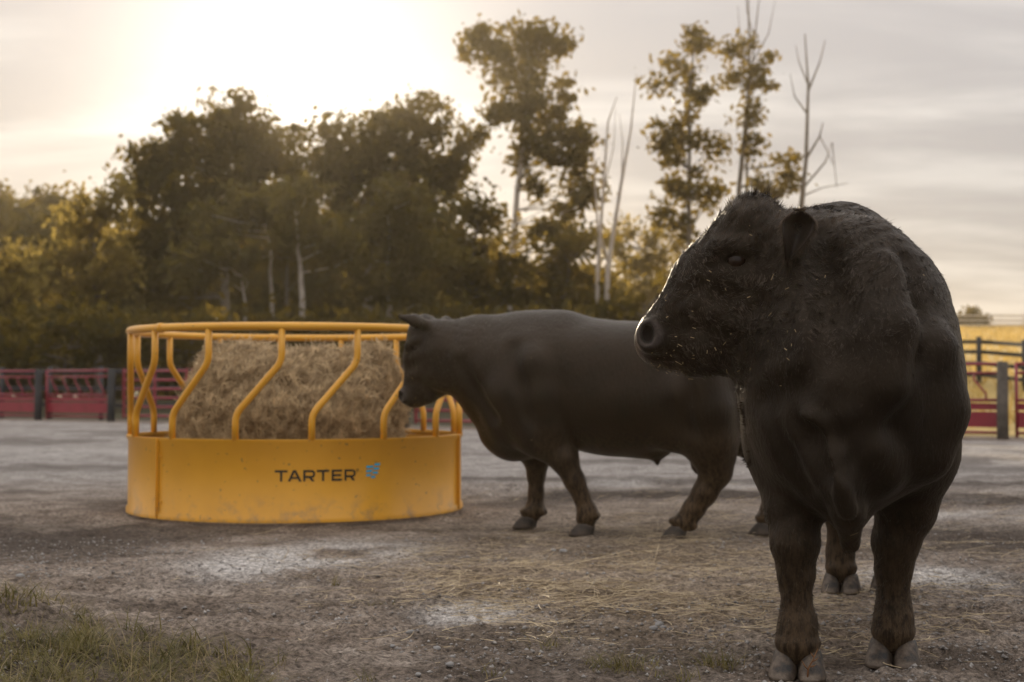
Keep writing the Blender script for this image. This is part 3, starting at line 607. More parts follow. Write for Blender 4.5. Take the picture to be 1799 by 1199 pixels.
# ------------------------------------------------------------------ bulls: signed-distance sculpting
class Vol:
    def __init__(s, lo, hi, h):
        s.lo = np.array(lo, float); s.h = h; s.n = np.ceil((np.array(hi) - s.lo) / h).astype(int) + 1
        s.d = np.full(s.n, .4, np.float32); s.ax = [s.lo[i] + h * np.arange(s.n[i]) for i in range(3)]
    def _box(s, lo, hi):
        a = np.maximum(np.floor((np.array(lo) - s.lo) / s.h).astype(int), 0); b = np.minimum(np.ceil((np.array(hi) - s.lo) / s.h).astype(int) + 1, s.n)
        return None if np.any(b <= a) else tuple(slice(i, j) for i, j in zip(a, b))
    def _pts(s, bx): return (s.ax[0][bx[0]][:, None, None], s.ax[1][bx[1]][None, :, None], s.ax[2][bx[2]][None, None, :])
    def _op(s, bx, d, k, sub):
        v = s.d[bx]; d = d.astype(np.float32)
        if sub:
            d = -d; h = np.maximum(k - np.abs(v - d), 0) / k; s.d[bx] = np.maximum(v, d) + h * h * k * .25
        else:
            h = np.maximum(k - np.abs(v - d), 0) / k; s.d[bx] = np.minimum(v, d) - h * h * k * .25
    def cone(s, a, b, ra, rb, k=.05, sq=None, sub=False):
        """tapered capsule; sq=(axis, factor): distances along axis are multiplied by factor"""
        a = np.array(a, float); b = np.array(b, float); g = max(ra, rb) * (1 if sq is None else max(1, 1 / sq[1])) + k + 3 * s.h
        bx = s._box(np.minimum(a, b) - g, np.maximum(a, b) + g)
        if bx is None: return
        X, Y, Z = s._pts(bx); ab = b - a; L2 = float(ab @ ab) + 1e-12
        px, py, pz = X - a[0], Y - a[1], Z - a[2]; t = np.clip((px * ab[0] + py * ab[1] + pz * ab[2]) / L2, 0, 1)
        dx, dy, dz = px - t * ab[0], py - t * ab[1], pz - t * ab[2]; q = dx * dx + dy * dy + dz * dz
        if sq is not None:
            w = np.array(sq[0], float); w /= np.linalg.norm(w); c = dx * w[0] + dy * w[1] + dz * w[2]; q = q + c * c * (sq[1] ** 2 - 1)
        s._op(bx, np.sqrt(np.maximum(q, 0)) - (ra + (rb - ra) * t), k, sub)
    def ell(s, c, r, k=.05, R=None, sub=False):
        """ellipsoid; R rows are its unit axes"""
        c = np.array(c, float); r = np.array(r, float); g = (r if R is None else np.full(3, r.max())) + k + 3 * s.h
        bx = s._box(c - g, c + g)
        if bx is None: return
        X, Y, Z = s._pts(bx); p = [X - c[0], Y - c[1], Z - c[2]]
        if R is not None: p = [p[0] * R[i][0] + p[1] * R[i][1] + p[2] * R[i][2] for i in range(3)]
        k0 = np.sqrt(sum((p[i] / r[i]) ** 2 for i in range(3))); k1 = np.sqrt(sum((p[i] / r[i] ** 2) ** 2 for i in range(3))) + 1e-9
        s._op(bx, k0 * (k0 - 1) / k1, k, sub)
    def hit(s, o, d, t0, t1):
        o = np.array(o, float); d = np.array(d, float); d /= np.linalg.norm(d); t = t0
        while t < t1:
            i = np.round((o + d * t - s.lo) / s.h).astype(int)
            if np.all(i >= 0) and np.all(i < s.n) and s.d[tuple(i)] < 0: return o + d * (t - s.h * .5)
            t += s.h * .5
        return None
    def mesh(s):
        v = s.d; ins = v < 0; n = s.n
        cnt = np.zeros(n - 1, np.int8)
        for i in (0, 1):
            for j in (0, 1):
                for k in (0, 1): cnt += ins[i:n[0] - 1 + i, j:n[1] - 1 + j, k:n[2] - 1 + k]
        act = np.argwhere((cnt > 0) & (cnt < 8)); idx = np.full(n - 1, -1, np.int64); idx[tuple(act.T)] = np.arange(len(act))
        acc = np.zeros((len(act), 3)); num = np.zeros(len(act))
        cor = [(i, j, k) for i in (0, 1) for j in (0, 1) for k in (0, 1)]
        val = {c: v[act[:, 0] + c[0], act[:, 1] + c[1], act[:, 2] + c[2]] for c in cor}
        for c in cor:
            for a in range(3):
                if c[a] == 0:
                    e = list(c); e[a] = 1; e = tuple(e); A, B = val[c], val[e]; m = (A < 0) != (B < 0); t = np.where(m, A / np.where(m, A - B, 1), 0)
                    p = np.array(c, float)[None, :] + np.eye(3)[a][None, :] * t[:, None]; acc += p * m[:, None]; num += m
        V = s.lo + s.h * (act + acc / num[:, None])
        F = []
        for a in range(3):
            b, c = (a + 1) % 3, (a + 2) % 3; sl0 = [slice(None)] * 3; sl1 = [slice(None)] * 3; sl0[a] = slice(0, n[a] - 1); sl1[a] = slice(1, n[a])
            A, B = ins[tuple(sl0)], ins[tuple(sl1)]; e = np.argwhere(A != B); e = e[(e[:, b] > 0) & (e[:, c] > 0) & (e[:, b] < n[b] - 1) & (e[:, c] < n[c] - 1)]
            q = []
            for db, dc in ((1, 1), (0, 1), (0, 0), (1, 0)):
                o = e.copy(); o[:, b] -= db; o[:, c] -= dc; q.append(idx[tuple(o.T)])
            q = np.stack(q, 1); flip = ~A[tuple(e.T)]; q[flip] = q[flip][:, ::-1]; F.append(q[(q >= 0).all(1)])
        return V, np.concatenate(F)

def bull_mat(r0=.52, sp=.22):
    m, nt, p, o = mat_new('black_hide')
    a = nt.nodes.new('ShaderNodeAttribute'); a.attribute_name = 'mask'; s = nt.nodes.new('ShaderNodeSeparateColor'); nt.links.new(a.outputs['Color'], s.inputs[0])
    t = nt.nodes.new('ShaderNodeTexCoord'); mp = nt.nodes.new('ShaderNodeMapping'); mp.inputs['Scale'].default_value = (1, 1, .35); nt.links.new(t.outputs['Object'], mp.inputs[0])
    f = nnoise(nt, 70, 4, .65, mp.outputs[0], dist=.6); g = nnoise(nt, 6, 4); d = nnoise(nt, 55, 5, .75, mp.outputs[0])
    c = ncol(nt, g, [(.3, (.006, .004, .0024)), (.7, (.014, .009, .0052))])
    dirt = nmath(nt, 'MULTIPLY', s.outputs[0], ncol_fac(nt, d, .36, .62)); c = nmix(nt, dirt, c, (.105, .068, .038))
    c = nmix(nt, s.outputs[1], c, (.060, .050, .046))
    nt.links.new(c, p.inputs['Base Color']); rr = nt.nodes.new('ShaderNodeMapRange'); rr.inputs[3].default_value = r0; rr.inputs[4].default_value = .28; nt.links.new(s.outputs[1], rr.inputs[0]); nt.links.new(rr.outputs[0], p.inputs['Roughness'])
    p.inputs['Specular IOR Level'].default_value = sp; p.inputs['Sheen Weight'].default_value = .04; p.inputs['Specular Tint'].default_value = (1, .82, .66, 1); p.inputs['Sheen Roughness'].default_value = .4; p.inputs['Sheen Tint'].default_value = (1, .85, .7, 1)
    nbump(nt, f, .45, .012, p); return m
def fur_mat():
    m, nt, p, o = mat_new('black_fur')
    a = nt.nodes.new('ShaderNodeAttribute'); a.attribute_name = 'mask'; s = nt.nodes.new('ShaderNodeSeparateColor'); nt.links.new(a.outputs['Color'], s.inputs[0])
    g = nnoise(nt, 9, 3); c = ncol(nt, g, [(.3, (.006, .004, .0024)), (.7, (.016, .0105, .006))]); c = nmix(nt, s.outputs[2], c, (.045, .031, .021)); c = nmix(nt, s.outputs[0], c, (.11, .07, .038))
    nt.links.new(c, p.inputs['Base Color']); p.inputs['Roughness'].default_value = .30; p.inputs['Specular IOR Level'].default_value = .48; p.inputs['Specular Tint'].default_value = (1, .82, .66, 1); return m
M_chaff = straw_mat('chaff', (.30, .21, .10), (.55, .42, .24), .2); M_ear = simple('ear_skin', (.014, .009, .006), (.034, .022, .014), 40, .6, .3, .004, .3); M_earhair = straw_mat('ear_hair', (.03, .02, .013), (.16, .11, .075), .25); M_hide = bull_mat(); M_hide_sleek = bull_mat(.42, .30); M_fur = fur_mat()
M_eye = simple('dark_eye', (.012, .006, .004), (.024, .011, .006), 30, .04, spec=.30)
M_hoof = None
def hoof_mat():
    m, nt, p, o = mat_new('hoof_horn'); f = nnoise(nt, 18, 5, .65); g = nnoise(nt, 60, 3)
    c = ncol(nt, f, [(.38, (.018, .017, .017)), (.50, (.075, .053, .036)), (.64, (.16, .125, .095))]); c = nmix(nt, .5, c, ncol(nt, g, [(.3, (.6, .6, .6)), (.7, (1.2, 1.2, 1.2))]), 'MULTIPLY')
    nt.links.new(c, p.inputs['Base Color']); p.inputs['Roughness'].default_value = .6; nbump(nt, f, .6, .01, p); return m
M_hoof = hoof_mat(); M_hoof_dark = simple('hoof_dark', (.03, .025, .02), (.085, .06, .042), 20, .7, .4)
def claw_mesh(side):
    """one claw: toe to +x, outer side = side"""
    V = []; n = 20; L = [(0, 1.0, 0), (.012, 1.02, 0), (.03, .97, -.006), (.055, .88, -.016), (.078, .78, -.027), (.092, .68, -.032)]
    for z, s, dx in L:
        for k in range(n):
            a = 2 * math.pi * k / n; x = math.cos(a); y = math.sin(a)
            X = (.075 if x > 0 else .062) * np.sign(x) * abs(x) ** .85 * s; Y = .040 * np.sign(y) * abs(y) ** .8 * s
            if x > .2: Y -= side * .012 * (x - .2) * s
            zz = z * (1.0 if x > 0 else 1 - .25 * abs(x))
            V.append((X + dx + .012, Y, zz))
    F = []
    for i in range(len(L) - 1):
        for k in range(n): F.append((i * n + k, i * n + (k + 1) % n, (i + 1) * n + (k + 1) % n, (i + 1) * n + k))
    F.append(tuple(reversed(range(n)))); F.append(tuple((len(L) - 1) * n + k for k in range(n)))
    me = bpy.data.meshes.new('claw'); me.from_pydata(V, [], F); me.polygons.foreach_set('use_smooth', [True] * len(F)); me.update(); return me
CLAW = {1: claw_mesh(1), -1: claw_mesh(-1)}

def head_prims(v, H, m, wax, up, rt):
    """H(px,py,w) -> point; m metres per unit; wax/up/rt unit axes of the head (lateral, profile up, profile right)"""
    sq = lambda r, half: (wax, r / half)
    v.cone(H(1315, 405, 0), H(1240, 478, 0), 58 * m, 50 * m, .03, sq(55, 70))                # forehead
    v.cone(H(1240, 480, 0), H(1172, 572, 0), 52 * m, 40 * m, .03, sq(46, 44))                # nose bridge
    v.cone(H(1365, 565, 0), H(1225, 606, 0), 112 * m, 52 * m, .04, sq(90, 62))               # jaw
    v.cone(H(1225, 606, 0), H(1185, 612, 0), 50 * m, 36 * m, .03, sq(44, 44))
    v.cone(H(1300, 525, 0), H(1205, 578, 0), 84 * m, 50 * m, .05, sq(66, 55))
    v.ell(H(1345, 470, 0), (88 * m, 88 * m, 68 * m), .05, (rt, up, wax))                     # skull
    v.ell(H(1327, 376, 0), (40 * m, 36 * m, 46 * m), .03, (rt, up, wax))                     # poll
    v.ell(H(1156, 598, 0), (42 * m, 46 * m, 52 * m), .03, (rt, up, wax))                     # muzzle
    v.ell(H(1183, 632, 0), (24 * m, 19 * m, 32 * m), .015, (rt, up, wax))                    # chin
    for s in (1, -1):
        v.ell(H(1350, 570, 46 * s), (78 * m, 92 * m, 26 * m), .05, (rt, up, wax))            # cheek
        v.cone(H(1262, 440, 60 * s), H(1322, 442, 66 * s), 15 * m, 17 * m, .025)             # brow ridge
        v.cone(H(1270, 490, 56 * s), H(1325, 500, 62 * s), 14 * m, 16 * m, .03)              # under the eye
        v.ell(H(1294, 463, 74 * s), (20 * m, 14 * m, 18 * m), .010, (rt, up, wax), sub=True) # eye opening
        v.cone(H(1272, 460, 68 * s), H(1295, 447, 73 * s), 4.5 * m, 6.5 * m, .010); v.cone(H(1295, 447, 73 * s), H(1316, 459, 70 * s), 6.5 * m, 4.5 * m, .010)
        v.cone(H(1272, 470, 67 * s), H(1295, 481, 69 * s), 4 * m, 5 * m, .010); v.cone(H(1295, 481, 69 * s), H(1315, 469, 68 * s), 5 * m, 4 * m, .010)
        v.ell(H(1146, 590, 42 * s), (26 * m, 31 * m, 17 * m), .02, (rt, up, wax))            # nostril wing
        v.ell(H(1140, 588, 52 * s), (12 * m, 18 * m, 30 * m), .008, (rt, up, wax), sub=True) # nostril
        v.cone(H(1130, 628, 38 * s), H(1200, 634, 46 * s), 4 * m, 3 * m, .015, sub=True)      # mouth line
        v.cone(H(1220, 540, 44 * s), H(1330, 590, 60 * s), 9 * m, 9 * m, .04)                # facial crest
def make_bull(name, label, O, F, sx, sc, h, legs, neck, head, extra, ears, furN, bounds, hoof_mat_, eye_r, hump=1.0, cup_ears=False):
    F = Vector(F).normalized(); L = Vector((-F.y, F.x, 0)); O = Vector(O); Mx = Matrix(((F.x, L.x, 0, O.x), (F.y, L.y, 0, O.y), (0, 0, 1, 0), (0, 0, 0, 1)))
    r = thing(name, label, 'bull', O, 'black bulls in the yard'); r.matrix_world = Mx
    def w2l(p): p = Vector(p) - O; return np.array([p.dot(F), p.dot(L), p.z])
    def lpx(px, py, y):
        """local point where the photo ray meets the vertical plane at lateral offset y"""
        a = P(px, py, 1.0); c = Vector((0, 0, CAMH)); d = a - c; t = (y - (c - O).dot(L)) / d.dot(L); return w2l(c + d * t)
    v = Vol(bounds[0], bounds[1], h); s_ = sc
    def T(x, y, z): return (x * sx * sc, y * sc, z * sc)
    def E(c, rr, k=.08): v.ell(T(*c), (rr[0] * sx * sc, rr[1] * sc, rr[2] * sc), k)
    def E2(c, rr, k=.08):
        for q in (1, -1): E((c[0], c[1] * q, c[2]), rr, k)
    E((-.62, 0, .89), (.72, .375, .41)); E((-.78, 0, .80), (.55, .355, .29), .1)
    E((-.05, 0, .90), (.40, .30, .42), .08); E((.13, 0, .84), (.25, .24, .32), .08); E((.10, 0, .60), (.24, .15, .135), .1)
    v.cone(T(-.40, 0, 1.15), T(.02, 0, 1.175 * hump), .165 * sc, .175 * sc, .12, ((0, 1, 0), .9))
    v.cone(T(-.3, 0, 1.09), T(-1.30, 0, 1.10), .215 * sc, .205 * sc, .1, ((0, 1, 0), .72))
    E((-1.28, 0, 1.0), (.34, .29, .30), .1); E2((-1.30, .18, .80), (.26, .155, .36), .09); E2((-1.08, .2, .74), (.2, .12, .22), .09)
    E2((-.02, .20, .88), (.20, .11, .34), .06); E2((.10, .15, .74), (.16, .11, .2), .06)
    v.cone(T(-1.58, 0, 1.16), T(-1.66, 0, .98), .05 * sc, .035 * sc, .05); v.cone(T(-1.66, 0, .98), T(-1.66, 0, .42), .032 * sc, .018 * sc, .03); v.cone(T(-1.66, 0, .42), T(-1.66, 0, .28), .04 * sc, .025 * sc, .03)
    v.cone(T(-1.25, 0, .62), T(-1.24, 0, .44), .075 * sc, .085 * sc, .04)
    for (a, b, ra, rb, k) in neck(w2l, lpx): v.cone(a, b, ra, rb, k)
    hoofs = []
    for leg in legs(w2l, lpx):
        pts = leg['pts']
        for (a, ra), (b, rb) in zip(pts[:-1], pts[1:]): v.cone(a, b, ra, rb, .035 if ra < .09 else .07)
        kn = leg.get('knee')
        if kn is not None: v.ell(kn[0], kn[1], .03)
        f, fr = pts[-2]
        for q in (1, -1): v.ell(np.array(f) + np.array([-.05, .028 * q, -.02]), (.022, .018, .024), .015)     # dew claws
        v.ell((leg['foot'][0] - .012, leg['foot'][1], .088), (.062 * leg.get('size', 1), .064 * leg.get('size', 1), .028), .02)
        hoofs.append((leg['foot'], leg.get('yaw', 0.0), leg.get('size', 1.0)))
    H, m, wax, up, rt = head(w2l)
    head_prims(v, H, m, wax, up, rt)
    for e in ears(H, m, wax, up, rt): 
        kind, args = e
        getattr(v, kind)(*args[0], **args[1])
    camL = w2l((0, 0, CAMH))
    for e in extra(T, w2l, lpx):
        if e[0] in ('fold', 'ridge'):
            _, pp, rr, off, k = e; q = []
            for (px, py) in pp:
                hp = v.hit(camL, w2l(P(px, py, 1.0)) - camL, 2.5, 10.0)
                if hp is not None:
                    dr = camL - hp; q.append(hp + dr / np.linalg.norm(dr) * off)
            for i in range(len(q) - 1):
                if np.linalg.norm(q[i] - q[i + 1]) < .3: v.cone(q[i], q[i + 1], rr, rr, k, sub=e[0] == 'fold')
        else: getattr(v, e[0])(*e[1], **e[2])
    V, Fc = v.mesh()
    me = mesh_np('body', V, Fc, True)
    nb = np.zeros(len(V) * 3, np.float32); me.vertices.foreach_get('normal', nb); nb = nb.reshape(-1, 3)
    hh = np.linalg.norm(V - H(1300, 470, 0), axis=1); cur = np.clip((1 - sstep(.28, .55, hh)) + .55 * sstep(.85, 1.15, V[:, 2] / sc) * (V[:, 0] > -.5) + .35 * (V[:, 2] < .5), .12, 1) * (np.linalg.norm(V - H(1130, 598, 0), axis=1) > 62 * m)
    for q in (1, -1): cur = cur * sstep(22 * m, 48 * m, np.linalg.norm(V - H(1294, 463, 66 * q), axis=1))
    lump = (fbm(V[:, 0] * 30 + V[:, 1] * 22, V[:, 2] * 30 - V[:, 1] * 19, 2, 70) - .5) * .014 + (fbm(V[:, 0] * 9 + V[:, 1] * 5, V[:, 2] * 9 - V[:, 1] * 7, 2, 71) - .5) * .010
    V = V + nb * (lump * cur * (1.0 if furN > 2e5 else .3))[:, None]; me.vertices.foreach_set('co', V.astype(np.float32).ravel()); me.update()
    nb = np.zeros(len(V) * 3, np.float32); me.vertices.foreach_get('normal', nb); Nn = nb.reshape(-1, 3)
    muz = H(1146, 600, 0); hd = np.linalg.norm(V - H(1290, 500, 0), axis=1)
    nosed = np.linalg.norm((V - muz), axis=1); pad = 1 - sstep(.75, 1.05, np.minimum(np.linalg.norm((V - H(1122, 598, 0)) / (54 * m), axis=1), np.minimum(np.linalg.norm(V - H(1143, 588, 55), axis=1), np.linalg.norm(V - H(1143, 588, -55), axis=1)) / (28 * m)))
    legd = np.clip(1 - (V[:, 2] - .05) / .45, 0, 1) ** .8 * (1 - .25 * sstep(.1, .0, V[:, 2])); belly = sstep(.66, .50, V[:, 2]) * (V[:, 0] < -.1) * .35
    dirt = np.clip(np.maximum(legd * (.7 if furN > 2e5 else 1.1), belly), 0, 1); dirt = np.maximum(dirt, .6 * (1 - sstep(20 * m, 44 * m, np.linalg.norm(V - H(1180, 645, 0), axis=1))))
    at = me.attributes.new('mask', 'FLOAT_COLOR', 'POINT'); at.data.foreach_set('color', np.stack([dirt, pad, np.zeros_like(pad), np.ones_like(pad)], -1).astype(np.float32).ravel())
    link('body', me, M_hide if furN > 2e5 else M_hide_sleek, r)
    for s in (1, -1):
        c = H(1294, 463.5, 55 * s); bm = bmesh.new(); bmesh.ops.create_uvsphere(bm, u_segments=24, v_segments=16, radius=eye_r * m); em = bpy.data.meshes.new('eye'); bm.to_mesh(em); bm.free(); em.polygons.foreach_set('use_smooth', [True] * len(em.polygons))
        o = link('eye', em, M_eye, r); o.location = c
    for (x, y), yaw, size in hoofs:
        for q in (1, -1):
            o = link('hoof', CLAW[q], hoof_mat_, r); a = yaw + .13 * q
            if len(CLAW[q].materials) == 0: CLAW[q].materials.append(hoof_mat_)
            o.material_slots[0].link = 'OBJECT'; o.material_slots[0].material = hoof_mat_
            c, s = math.cos(yaw), math.sin(yaw); o.location = (x - s * .0385 * q * size, y + c * .0385 * q * size, -.010); o.rotation_euler = (0, 0, a); o.scale = (size, size, size * .84)
    if cup_ears:
        for s in (1, -1):
            nu, nv = 16, 11; Vv = []
            def earp(u, t):
                W = 27 * min(1, (u / .22) ** .55) * (1 - .85 * max(0, (u - .35) / .65) ** 1.3); k = H(1401 - 20 * u * u + W * t - 3 * t * t, 385 + 84 * u, s * (86 + 20 * u + (30 - 12 * t) * t * t * min(1, W / 24) + 24 * max(0, 1 - u / .22)))
                return np.array(k)
            for i in range(nu):
                for j in range(nv): Vv.append(earp(.01 + .99 * i / (nu - 1), -1 + 2 * j / (nv - 1)))
            Ff = [(i * nv + j, i * nv + j + 1, (i + 1) * nv + j + 1, (i + 1) * nv + j) for i in range(nu - 1) for j in range(nv - 1)]
            em = bpy.data.meshes.new('ear'); em.from_pydata([tuple(q) for q in Vv], [], Ff); em.polygons.foreach_set('use_smooth', [True] * len(Ff)); em.update()
            eo = link('ear', em, M_ear, r); md = eo.modifiers.new('skin', 'SOLIDIFY'); md.thickness = 5 * m; md.offset = 0; md2 = eo.modifiers.new('round', 'SUBSURF'); md2.levels = md2.render_levels = 1
            rt_, up_, wx_ = np.array(rt), np.array(up), np.array(wax) * s
            n1 = 900; u = rng.random(n1) ** 1.1; t = rng.choice([-1.0, 1.0], n1); top = rng.random(n1) < .22; u[top] = .02; t[top] = rng.uniform(-1, 1, top.sum())
            R0 = np.array([earp(a_, b_) for a_, b_ in zip(u, t)]); D0 = rt_ * (t * .75)[:, None] + up_ * (np.where(top, .9, -.45))[:, None] + wx_ * rng.uniform(.1, .7, n1)[:, None] + rng.normal(0, .25, (n1, 3)); D0 /= np.linalg.norm(D0, axis=1)[:, None]
            A = ribbons(R0, D0, np.tile(-up_, (n1, 1)) + rng.normal(0, .2, (n1, 3)), rng.uniform(.008, .020, n1), rng.uniform(.0016, .003, n1), rng.uniform(.1, .5, n1), 2)
            n2 = 700; u = rng.uniform(.30, 1.0, n2); t = rng.uniform(-.9, .9, n2); R0 = np.array([earp(a_, b_) for a_, b_ in zip(u, t)]); D0 = -up_ * 1.0 + rt_ * rng.normal(-.18, .16, n2)[:, None] + wx_ * rng.uniform(.05, .35, n2)[:, None]; D0 /= np.linalg.norm(D0, axis=1)[:, None]
            B = ribbons(R0, D0, np.tile(-rt_, (n2, 1)) + rng.normal(0, .3, (n2, 3)), rng.uniform(.030, .075, n2), rng.uniform(.0018, .0034, n2), rng.normal(0, .2, n2), 2)
            link('ear_hair', mesh_np('ear_hair', np.concatenate([A[0], B[0]]), np.concatenate([A[1], B[1] + len(A[0])])), M_earhair, eo, kind='stuff')
    # coat of short hair, thrown as ribbons over the hide
    if furN:
        a, b, c_ = V[Fc[:, 0]], V[Fc[:, 1]], V[Fc[:, 2]]; cen = (a + V[Fc[:, 2]]) / 2
        ok = (cen[:, 2] > .10) & (cen[:, 0] > bounds[2]); ar = np.linalg.norm(np.cross(b - a, c_ - a), axis=1) * ok
        hc = np.linalg.norm(cen - H(1290, 480, 0), axis=1); ar = ar * np.where(hc < .5, 1.7, 1.0); ar[np.minimum(np.linalg.norm(cen - H(1120, 600, 0), axis=1) / 1.3, np.minimum(np.linalg.norm(cen - H(1143, 588, 55), axis=1), np.linalg.norm(cen - H(1143, 588, -55), axis=1))) < 32 * m] *= .03
        for s in (1, -1): ar[np.linalg.norm(cen - H(1294, 463, 66 * s), axis=1) < 27 * m] *= .10
        fi = rng.choice(len(Fc), furN, p=ar / ar.sum()); u, w = rng.random(furN)[:, None], rng.random(furN)[:, None]
        q = Fc[fi]; P0 = (V[q[:, 0]] * (1 - u) + V[q[:, 1]] * u) * (1 - w) + (V[q[:, 3]] * (1 - u) + V[q[:, 2]] * u) * w; N0 = Nn[q[:, 0]].astype(float)
        g = np.tile(np.array([-.35, 0, -1.0]), (furN, 1)); hd = np.linalg.norm(P0 - H(1290, 480, 0), axis=1); onh = (1 - sstep(.30, .46, hd))
        nose_back = np.array(H(1330, 480, 0)) - np.array(H(1150, 590, 0)); g = g * (1 - onh)[:, None] + nose_back[None, :] / np.linalg.norm(nose_back) * onh[:, None] + np.array([0, 0, -.6]) * onh[:, None]
        curl = .25 + .75 * np.maximum(onh, (1 - sstep(.0, .7, np.abs(P0[:, 0] - .35))) * sstep(.8, 1.1, P0[:, 2]) * .8); curl = np.maximum(curl, .5 * (P0[:, 2] < .5))
        ang = ((fbm(P0[:, 0] * 16 + P0[:, 1] * 9, P0[:, 2] * 16 + P0[:, 1] * 7, 2, 3) - .5) * 6.0 + rng.normal(0, .35, furN)) * curl
        t1 = g - N0 * (g * N0).sum(1)[:, None]; t1 /= np.maximum(np.linalg.norm(t1, axis=1), 1e-6)[:, None]; t2 = np.cross(N0, t1)
        d = t1 * np.cos(ang)[:, None] + t2 * np.sin(ang)[:, None]; lift = rng.uniform(.05, .28, furN) + .12 * curl; d = d + N0 * lift[:, None]; d /= np.linalg.norm(d, axis=1)[:, None]
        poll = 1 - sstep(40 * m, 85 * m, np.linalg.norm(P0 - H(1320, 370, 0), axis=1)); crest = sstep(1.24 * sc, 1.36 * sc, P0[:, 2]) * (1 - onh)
        earm = 1 - sstep(30 * m, 62 * m, np.minimum(np.linalg.norm(P0 - H(1396, 446, 125), axis=1), np.linalg.norm(P0 - H(1396, 446, -125), axis=1)))
        Ln = (.0115 + .005 * curl + .004 * poll + .006 * crest) * rng.uniform(.6, 1.35, furN); d /= np.linalg.norm(d, axis=1)[:, None]
        # hairs gather into locks: shared direction and a common tip
        cs = .013 + .006 * (curl > .5); cell = np.floor(P0 / cs[:, None] + .35 * np.sin(P0[:, [1, 2, 0]] * 90)).astype(np.int64); key = cell[:, 0] * 73856093 ^ cell[:, 1] * 19349663 ^ cell[:, 2] * 83492791
        uq, inv, cn = np.unique(key, return_inverse=True, return_counts=True); inv = inv.ravel(); K = len(uq)
        def avg(A): return np.stack([np.bincount(inv, A[:, k], K) / cn for k in range(3)], -1)
        ctr = avg(P0); ld = avg(d); lt2 = avg(t2); ld = ld + lt2 * (rng.normal(0, .55, K)[:, None]) * np.minimum(1, .25 + avg(np.repeat(curl[:, None], 3, 1))); ld /= np.maximum(np.linalg.norm(ld, axis=1), 1e-6)[:, None]
        lock = rng.random(K)[inv]; Ln = Ln * (.75 + .7 * rng.random(K)[inv]); tip = ctr[inv] + ld[inv] * Ln[:, None]; dl = tip - P0; dl /= np.maximum(np.linalg.norm(dl, axis=1), 1e-6)[:, None]
        d = d * .5 + dl * .5; d /= np.linalg.norm(d, axis=1)[:, None]
        bend = rng.normal(0, .25, furN) * (.3 + curl) - .25
        S = N0 + t2 * rng.normal(0, .6, furN)[:, None]; S /= np.linalg.norm(S, axis=1)[:, None]
        Vv, Ff = ribbons(P0 - N0 * .002, d, S, Ln, rng.uniform(.0016, .003, furN), bend, 2)
        fm = mesh_np('coat', Vv, Ff); dm = dirt[q[:, 0]] * (rng.random(furN) < .45) * sstep(.36, .6, fbm(P0[:, 0] * 26, P0[:, 2] * 26 + P0[:, 1] * 19, 3, 8))
        at = fm.attributes.new('mask', 'FLOAT_COLOR', 'POINT'); dd = np.repeat(dm, 6); at.data.foreach_set('color', np.stack([dd, dd * 0, np.repeat((.12 + .88 * sstep(.35, 1.0, lock)) * np.clip(.12 + .9 * onh + .7 * sstep(.85, 1.2, P0[:, 2] / sc), 0, 1), 6), dd * 0 + 1], -1).astype(np.float32).ravel())  # lighter locks on head and upper body, darker chest: highlights and shade painted in
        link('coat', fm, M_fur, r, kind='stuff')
        # bits of chaff caught in the coat
        wf = np.exp(-(np.linalg.norm(P0 - H(1180, 640, 20), axis=1) / (60 * m)) ** 2) * 4 + np.exp(-(np.linalg.norm(P0 - H(1300, 540, 50), axis=1) / (130 * m)) ** 2) * .5 + .03; nf = 130 if furN > 2e5 else 30
        k = rng.choice(furN, nf, p=wf / wf.sum()); Vv, Ff = ribbons(P0[k] + N0[k] * .012, t2[k] * rng.normal(0, 1, nf)[:, None] + t1[k] * rng.normal(0, 1, nf)[:, None], N0[k], rng.uniform(.003, .010, nf), rng.uniform(.0015, .0028, nf), rng.normal(0, .3, nf), 2, False)
        link('chaff', mesh_np('chaff', Vv, Ff), M_chaff, r, kind='stuff')
    return r

